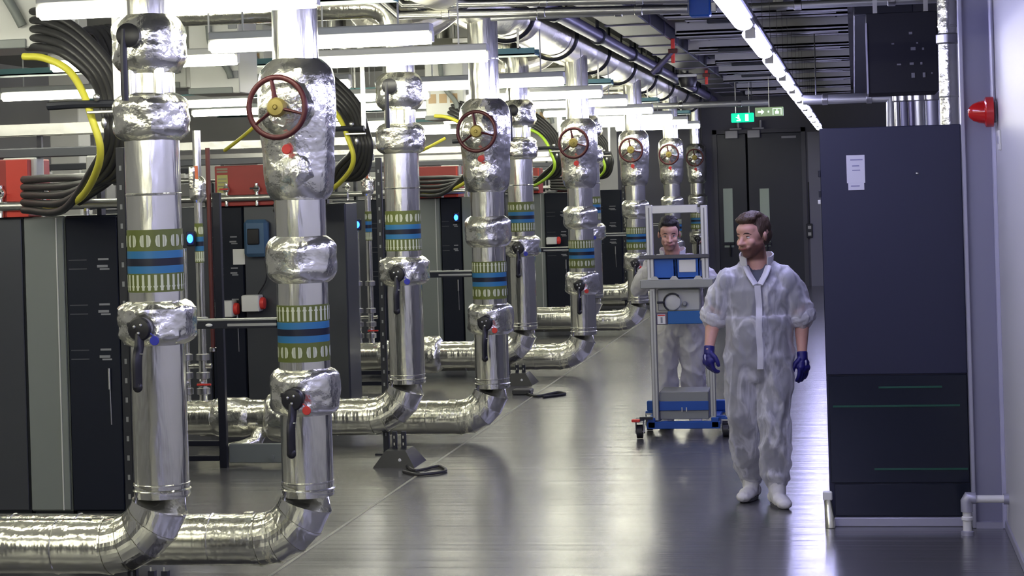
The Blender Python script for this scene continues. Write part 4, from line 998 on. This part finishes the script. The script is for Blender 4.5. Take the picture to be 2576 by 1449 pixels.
def limb(m, pts, rs, n=6, seg=18, flat=1.0):
    P = bez(pts, n); R = []
    k = len(pts)-1
    for i in range(len(P)):
        t = i/n; j = min(int(t), k-1); f = t-j; R.append(rs[j]*(1-f)+rs[j+1]*f)
    m.tube(P, R, seg, sq=(1, flat)); m.ell(P[0], (R[0],)*3, 14, 10); m.ell(P[-1], (R[-1],)*3, 14, 10)
def hand(m, wr, dirv, palm_n, thumb, curl=.5, g=0.):
    # wr wrist, dirv along hand, palm_n palm normal, thumb: unit vector to thumb side; g glove thickness
    d = Vector(dirv).normalized(); t = Vector(thumb); t = (t-d*t.dot(d)).normalized(); pn = d.cross(t)
    if pn.dot(Vector(palm_n)) < 0: pn = -pn
    w = Vector(wr)
    for (u, v) in ((.02, 0), (.045, .012), (.07, .02), (.045, -.018), (.075, -.022), (.08, 0)):
        c = w+d*u+t*v
        m.ell(c, (.026+g, .026+g, .026+g), 12, 8)
    lens = [(.034, .072), (.012, .082), (-.011, .076), (-.033, .060)]
    for i, (off, L) in enumerate(lens):
        b = w+d*.088+t*off*.95; a1 = curl*(.55+.12*i); a2 = curl*1.25; a3 = curl*1.9
        def dv(a): return d*math.cos(a)+pn*math.sin(a)+t*(off*.6)
        p1 = b+dv(a1)*L*.45; p2 = p1+dv(a2)*L*.32; p3 = p2+dv(a3)*L*.25
        m.tube([b-d*.03, b, p1, p2, p3], [.0105+g, .0105+g, .0098+g, .009+g, .0078+g], 12); m.ell(p3, (.0078+g,)*3, 10, 6)
    b = w+d*.025+t*.030; p1 = b+(d*.62+t*.62+pn*.35)*.036; p2 = p1+(d*.9+t*.3+pn*.35)*.030; p3 = p2+(d*.95+t*.05+pn*.3)*.022
    m.tube([b-t*.015, b, p1, p2, p3], [.014+g, .014+g, .012+g, .011+g, .009+g], 12); m.ell(p3, (.009+g,)*3, 10, 6)
def head_parts(m, c, R, s):
    def E(p, r, rot=None):
        q = R if rot is None else R @ rot
        m.ell(Vector(c)+R @ (Vector(p)*s), [x*s for x in r], 24, 16, q)
    E((0, .022, .035), (.076, .095, .088)); E((0, -.015, .02), (.068, .082, .080)); E((0, -.035, -.045), (.056, .058, .062)); E((0, -.062, -.088), (.030, .026, .022))
    E((0, -.045, .045), (.062, .055, .045)); E((0, -.01, -.05), (.062, .06, .045))
    for sx in (-1, 1):
        E((sx*.034, -.064, -.024), (.026, .026, .024)); E((sx*.026, -.076, .022), (.022, .013, .008)); E((sx*.078, .012, -.002), (.009, .017, .027), Matrix.Rotation(.2*sx, 3, 'Z'))
        E((sx*.013, -.098, -.030), (.010, .012, .008)); E((sx*.030, -.072, .003), (.018, .012, .011)); E((sx*.028, -.082, -.055), (.014, .012, .012))
    m.tube([Vector(c)+R @ (Vector(p)*s) for p in ((0, -.084, .018), (0, -.098, -.006), (0, -.114, -.027), (0, -.098, -.034))], [x*s for x in (.009, .010, .013, .010)], 14)
    E((0, -.088, -.056), (.024, .012, .006)); E((0, -.086, -.067), (.020, .012, .007)); E((0, -.078, -.078), (.022, .012, .01))
def loc_head(p, c, R, s): return (R.transposed() @ (Vector(p)-Vector(c)))/s
def face_mat(c, R, s, beard=True):
    def f(p, n):
        q = loc_head(p, c, R, s)
        if abs(q.x) > .1 or q.z < -.135 or abs(q.y) > .14: return 0
        if q.y < -.080 and abs(q.x) < .024-.004 and -.069 < q.z < -.053: return 1
        if q.y < -.06 and abs(abs(q.x)-.031) < .021 and .019 < q.z-.12*(-(abs(q.x)-.031)**2*8) < .028: return 3
        jit = noise.noise(Vector(p)*120)*.006
        if beard and q.y < .03 and q.z < -.060+jit+max(0, abs(q.x)-.03)*1.0 and q.z > -.125 and q.z < -.02: return 2
        if beard and q.y < -.078 and abs(q.x) < .03 and -.052 < q.z+jit*.5 < -.041: return 2
        return 0
    return f
def eyes(parent, c, R, s):
    for sx in (-1, 1):
        p = Vector(c)+R @ (Vector((sx*.030, -.0745, .0035))*s)
        m = MB(); m.ell(p, (.0145*s, .0125*s, .0070*s), 16, 10, R); e = m.build('eye', eyew, parent)
        m = MB(); m.ell(p+R @ (Vector((-.001, -.0085, 0))*s), (.0062*s, .004*s, .0058*s), 12, 8, R); m.build('iris', eyed, e)
def wrinkle(scale, amp, st=(1, 1, .55), seed=0.):
    def f(p, n_):
        q = Vector((p.x*st[0], p.y*st[1], p.z*st[2]))*scale+Vector((seed, seed, seed))
        w_ = noise.noise(q*.6)*1.2
        a = 1-abs(noise.noise(q+Vector((w_, w_, 0))))*2.2
        b_ = 1-abs(noise.noise(q*2.1+Vector((3, w_, 1))))*2.2
        return amp*(a*.75+b_*.35-.35)
    return f
def person(label, loc, J, yaw=0., hair_mat=None, sheer=True, hs=1.1, gloves=True, legs_only=None):
    P = root('person', label, 'person', loc, None, yaw)
    HC = Vector(J['head']); HR = J['hrot']
    Sh, El, Wr, Hp, Kn, An = [[Vector(v) for v in J[k]] for k in ('sh', 'el', 'wr', 'hip', 'kn', 'an')]
    Nk = Vector(J['neck']); Pv = (Hp[0]+Hp[1])/2; Ch = (Sh[0]+Sh[1])/2
    def torso(m, g=0., gy=0.):
        tw = abs(Sh[0].x-Sh[1].x)/2
        def mix(t): return Pv.lerp(Ch, t)+Vector((0, .02*math.sin(t*PI), 0))
        m.loft([(mix(-.18), .10+g, .09+gy), (mix(-.05), .165+g, .118+gy), (mix(.1), .172+g, .12+gy), (mix(.3), .158+g, .112+gy), (mix(.5), .165+g, .115+gy), (mix(.72), .18+g, .125+gy), (mix(.88), .185+g, .118+gy), (mix(.98), tw*.82+g, .09+gy), (mix(1.07), .10+g*.6, .07+gy*.6), (mix(1.13), .065+g*.4, .06+gy*.4)], 28)
        for s_ in Sh: m.ell(s_+Vector((0, 0, -.015)), (.05+g*1.05, .055+g, .05+g*1.05), 16, 10)
        limb(m, [Sh[0]+Vector((.02, 0, 0)), Sh[0].lerp(Ch, .55)+Vector((0, .01, .04)), Ch+Vector((0, .01, .075)), Sh[1].lerp(Ch, .55)+Vector((0, .01, .04)), Sh[1]-Vector((.02, 0, 0))], [.045+g*.7, .05+g*.7, .055+g*.7, .05+g*.7, .045+g*.7], 5)
    # body
    m = MB(); torso(m)
    limb(m, [Ch+Vector((0, .01, .0)), Nk, HC+HR @ Vector((0, .01, -.05))], [.068, .064, .058], 6)
    head_parts(m, HC, HR, hs)
    for i in (0, 1):
        limb(m, [Sh[i], Sh[i].lerp(El[i], .5), El[i], El[i].lerp(Wr[i], .35), Wr[i]], [.055, .05, .042, .044, .028], 6)
        hand(m, Wr[i], J['hd'][i], J['pn'][i], J['th'][i], J['curl'][i])
        limb(m, [Hp[i], Hp[i].lerp(Kn[i], .5), Kn[i], Kn[i].lerp(An[i], .35), An[i]], [.095, .082, .056, .057, .038], 6)
        f = Vector(J['ft'][i]); limb(m, [An[i]+Vector((0, .02, -.03)), An[i]+Vector((0, 0, -.045))+f*.06, An[i]+Vector((0, 0, -.065))+f*.12], [.034, .028, .018], 4)
    body = remesh(m, 'body', skin, P, .0055, 3)
    at = body.data.attributes.new('stubble', 'FLOAT', 'POINT')
    def sm(a, b_, x): t = max(0, min(1, (x-a)/(b_-a))); return t*t*(3-2*t)
    for i, v in enumerate(body.data.vertices):
        if (v.co-HC).length > .22: continue
        q = loc_head(v.co, HC, HR, hs); ax_ = abs(q.x)
        s = sm(-.040, -.062, q.z-max(0, ax_-.035)*.8)*sm(-.14, -.118, q.z)*sm(.05, .02, q.y)
        s = max(s, sm(.030, .020, ax_)*sm(-.060, -.075, q.y)*sm(-.060, -.050, q.z)*sm(-.036, -.043, q.z)*.8)   # moustache
        s = max(s, sm(.055, .062, ax_)*sm(.03, .012, q.y)*sm(-.05, -.02, q.y)*sm(.03, -.01, q.z)*sm(-.09, -.05, q.z)*.7)   # sideburn
        at.data[i].value = s*J.get('beard', 1.0)
    eyes(P, HC, HR, hs)
    def HP(p): return HC+HR @ (Vector(p)*hs)
    MB().tube(bez([HP((-.034, -.080, -.046)), HP((-.020, -.0925, -.0560)), HP((0, -.0995, -.0595)), HP((.020, -.0925, -.0560)), HP((.034, -.080, -.046))], 5), [.0022]*5+[.0046]*11+[.0022]*5, 8).build('mouth', lipm, P, label='smiling mouth')
    for sx in (-1, 1):
        MB().tube(bez([HP((sx*.014, -.0915, .0235)), HP((sx*.026, -.0925, .0275)), HP((sx*.040, -.082, .0255)), HP((sx*.050, -.070, .0185))], 4), [.0042]*5+[.0050]*4+[.0030]*4, 8, sq=(1, .8)).build('eyebrow', browm, P)
        MB().tube(bez([HP((sx*.018, -.0845, .0055)), HP((sx*.030, -.0865, .0105)), HP((sx*.043, -.0755, .005))], 4), [.0030]*9, 6).build('eyelid', browm, P)
    # hair
    m = MB()
    def E(p, r): m.ell(HC+HR @ (Vector(p)*hs), [x*hs for x in r], 24, 16, HR)
    E((0, .03, .055), (.079, .096, .083)); E((0, .05, .01), (.072, .076, .070)); E((0, -.042, .098), (.060, .05, .030)); E((-.03, -.05, .100), (.03, .034, .022)); E((.035, -.045, .102), (.03, .034, .02)); E((0, 0, .118), (.062, .07, .028))
    for sx in (-1, 1): E((sx*.066, .005, .035), (.012, .035, .035)); E((sx*.068, -.008, .012), (.006, .010, .022))
    remesh(m, 'hair', hair_mat, P, .006, 2, disp=lambda p, n_: noise.noise(Vector((p.x*60, p.y*60, p.z*25)))*.005)
    # inner clothes
    if sheer:
        m = MB(); torso(m, .014, .012)
        for i in (0, 1): limb(m, [Sh[i], Sh[i].lerp(El[i], .55)], [.068, .066], 6)
        c0 = Ch+Vector((0, 0, .0))
        remesh(m, 'shirt', shirtm, P, .011, 3, disp=wrinkle(14, .004), delfn=lambda p, n_: p.z > Nk.z-.035)
        m = MB(); m.loft([(Pv+Vector((0, 0, .12)), .175, .125), (Pv+Vector((0, 0, .02)), .185, .135), (Pv+Vector((0, 0, -.1)), .16, .12)], 28)
        for i in (0, 1): limb(m, [Hp[i], Hp[i].lerp(Kn[i], .5), Kn[i], Kn[i].lerp(An[i], .5), An[i]+Vector((0, 0, .03))], [.108, .097, .072, .07, .06], 6)
        remesh(m, 'trousers', trous, P, .011, 3, disp=wrinkle(14, .004, seed=4))
    # coverall
    g = .035
    m = MB(); torso(m, g, .03)
    m.loft([(Pv+Vector((0, 0, .25)), .200, .15), (Pv+Vector((0, 0, .1)), .212, .158), (Pv+Vector((0, 0, -.03)), .215, .16), (Pv+Vector((0, 0, -.14)), .165, .135)], 28)
    for i in (0, 1):
        if J['sleeve'] == 'rolled':
            c = Sh[i].lerp(El[i], 1.0)
            limb(m, [Sh[i], Sh[i].lerp(El[i], .4), Sh[i].lerp(El[i], .8), c], [.074, .092, .096, .078], 6)
            dv = (El[i]-Sh[i]).normalized(); u = dv.orthogonal().normalized(); v = dv.cross(u)
            cf = MB()
            for q, rr_, R0 in ((-.030, .017, .078), (-.008, .021, .076), (.018, .018, .070)):
                cc = c+dv*q; cf.tube([cc+(u*math.cos(a)+v*math.sin(a))*(R0+.008*noise.noise(Vector((a*2, q*40, i)))) for a in [2*PI*k/24 for k in range(24)]], rr_, 10, closed=True)
            remesh(cf, 'rolled_cuff', clothC, P, .007, 2, disp=wrinkle(26, .006, seed=i*3.))
        else:
            limb(m, [Sh[i], Sh[i].lerp(El[i], .5), El[i], El[i].lerp(Wr[i], .6), Wr[i]], [.068, .080, .072, .062, .045], 6)
        limb(m, [Hp[i], Hp[i].lerp(Kn[i], .5), Kn[i]+Vector((0, 0, .04)), Kn[i].lerp(An[i], .35), Kn[i].lerp(An[i], .75), An[i]+Vector((0, 0, .03))], [.128, .116, .096, .098, .090, .060], 6)
        m.ell(An[i]+Vector((0, 0, .09)), (.088, .088, .055), 18, 12)
    zt = Nk.z-.055
    def dele(p, n_):
        dx = p.x-Nk.x
        if p.z > Nk.z-.015: return True
        return p.y < Nk.y-.03 and p.z > zt-.10+abs(dx)*1.55 and abs(dx) < .085
    wf = wrinkle(8, .020, st=(1, .9, .7), seed=J.get('seed', 0))
    cov = remesh(m, 'coverall', clothA if sheer else clothB, P, .0085, 3, disp=lambda p, n_: max(-.006, wf(p, n_)), delfn=dele)
    # placket down the front, following the cloth
    xs = {}
    for v in cov.data.vertices:
        if abs(v.co.x-Nk.x*.5) < .03:
            k = round(v.co.z/.03); 
            if k not in xs or v.co.y < xs[k]: xs[k] = v.co.y
    ks = [k for k in sorted(xs) if Pv.z-.06 < k*.03 < zt-.09]
    m = MB(); vs = []
    for k in ks:
        z = k*.03; y = min(xs.get(j, xs[k]) for j in (k-1, k, k+1))-.006; x = Nk.x*.5*(z-Pv.z)/.5+.003*math.sin(z*22)
        vs += [(x-.019, y+.004, z), (x+.019, y+.004, z), (x+.019, y-.002, z), (x-.019, y-.002, z)]
    fs = []
    for i in range(len(ks)-1):
        a = i*4; b_ = a+4
        for j in range(4): fs.append((a+j, a+(j+1) % 4, b_+(j+1) % 4, b_+j))
    m.add(vs, fs); m.build('zip_placket', clothC, P, 40)
    # collar
    m = MB(); ring = []
    for k in range(19):
        a = math.radians(-62+304*k/18-90+ -0)  # open at the front
        a = math.radians(-90+38+284*k/18)
        rx, ry = .094, .088; zz = Nk.z-.045+.045*math.sin((a+PI/2)/2)**2
        ring.append((Vector((Nk.x+rx*math.cos(a), Nk.y+.005+ry*math.sin(a), zz-.03)), Vector((Nk.x+(rx+.006)*math.cos(a), Nk.y+(ry+.004)*math.sin(a), zz+.050+.01*noise.noise(Vector((k*.5, 1, 2)))))))
    vs = []; 
    for lo, hi in ring:
        c_ = Vector((Nk.x, Nk.y, 0)); o1 = Vector((lo.x-c_.x, lo.y-c_.y, 0)).normalized()*.005
        vs += [lo, hi, hi+o1*1.6, lo+o1]
    fs = [(i*4+j, i*4+(j+1) % 4, i*4+4+(j+1) % 4, i*4+4+j) for i in range(18) for j in range(4)]+[(0, 1, 2, 3), (75, 74, 73, 72)]
    m.add(vs, fs); m.build('collar', clothC, P, 60)
    # lapel edges of the open V
    for sx in (-1, 1):
        m = MB(); m.tube(bez([(Nk.x+sx*.070, Nk.y-.065, Nk.z-.045), (Nk.x+sx*.048, Nk.y-.105, zt-.04), (Nk.x+sx*.012, Nk.y-.145, zt-.10)], 6), .017, 10, sq=(1.3, .5)); m.build('lapel', clothC, P)
    # gloves, overshoes
    for i in (0, 1):
        if gloves:
            m = MB(); hand(m, Wr[i], J['hd'][i], J['pn'][i], J['th'][i], J['curl'][i], .0028)
            d = Vector(J['hd'][i]).normalized(); m.tube([Wr[i]-(El[i]-Wr[i]).normalized()*(-.025), Wr[i]+d*.03], [.034, .032], 18)
            gv = remesh(m, 'glove', [glovem, glovew], P, .0042, 2, matfn=None, label='navy blue glove')
            t = Vector(J['th'][i]); t = (t-d*t.dot(d)).normalized(); pn = d.cross(t)
            pn = pn if pn.dot(Vector(J['pn'][i])) > 0 else -pn
            c = Wr[i]+d*.045-pn*.0255; q = MB(); q.ell(c, (.008, .005, .020), 12, 8); q.build('glove_print', glovew, gv)
        f = Vector(J['ft'][i]).normalized(); a = An[i]; side = Vector((-f.y, f.x, 0))
        m = MB(); base = Vector((a.x, a.y, 0)); lz = a.z-.10
        rz = Matrix.Rotation(math.atan2(f.x, -f.y), 3, 'Z')
        for (u, r_x, r_y, zc, rz_) in ((-.04, .046, .05, .045, .045), (.03, .048, .06, .05, .05), (.10, .053, .07, .040, .040), (.165, .047, .055, .032, .032)):
            m.ell(base+f*u+Vector((0, 0, lz+zc)), (r_x, r_y, rz_), 18, 12, rz)
        limb(m, [a+Vector((0, 0, .07)), a+Vector((0, 0, -.02))+f*.02], [.055, .052], 4)
        remesh(m, 'overshoe', shoew, P, .008, 3, disp=wrinkle(22, .004), label='white overshoe')
        m = MB(); m.loft([(base+f*.06+Vector((0, 0, lz)), .046, .118, rz), (base+f*.06+Vector((0, 0, lz+.018)), .050, .124, rz)], 24); m.build('sole', mat('grey_sole', (.12, .12, .13), .6), P)
    return P
p1 = aZ(1921, 1262)
print('p1', p1)
J1 = dict(head=(-.018, -.035, 1.645), hrot=eul(math.radians(3), math.radians(-3), math.radians(-42)), neck=(.0, .0, 1.51),
          sh=[(-.172, .005, 1.375), (.175, .005, 1.38)], el=[(-.275, .05, 1.145), (.268, .04, 1.135)], wr=[(-.312, -.05, .955), (.262, -.02, .905)],
          hip=[(-.09, .0, .90), (.09, .0, .90)], kn=[(-.112, -.02, .50), (.078, -.10, .50)], an=[(-.068, .12, .105), (.078, -.13, .10)],
          ft=[(-.35, -1, 0), (.25, -1, 0)], hd=[(-.02, -.05, -1), (.06, -.10, -1)], pn=[(.6, .8, 0), (-.75, .65, 0)], th=[(.55, -.8, 0), (-.75, -.65, 0)], curl=[.75, .45],
          sleeve='rolled', seed=2.0)
person('smiling person with short brown hair in sheer white coverall and navy gloves walking the aisle', (p1.x, p1.y, 0), J1, math.radians(4), hairm, True, 1.12)
p2 = aY(1706, 900, 16.28)
J2 = dict(head=(-.025, -.20, 1.575), hrot=eul(math.radians(10), 0, math.radians(6)), neck=(-.01, -.11, 1.43),
          sh=[(-.172, -.05, 1.32), (.18, -.05, 1.32)], el=[(-.29, -.05, 1.15), (.30, -.05, 1.15)], wr=[(-.13, -.27, 1.33), (.14, -.27, 1.33)],
          hip=[(-.09, .10, .88), (.09, .10, .88)], kn=[(-.10, -.02, .49), (.11, .05, .49)], an=[(-.10, -.02, .10), (.11, .22, .10)],
          ft=[(-.1, -1, 0), (.1, -1, 0)], hd=[(.1, -.75, .55), (-.1, -.75, .55)], pn=[(0, -.5, -.8), (0, -.5, -.8)], th=[(1, 0, 0), (-1, 0, 0)], curl=[1.0, 1.0],
          sleeve='long', seed=7.0, beard=.45)
person('person with dark hair in a white coverall pushing the lift trolley', (p2.x, 16.28, 0), J2, 0, hairk, False, 1.08, gloves=True)
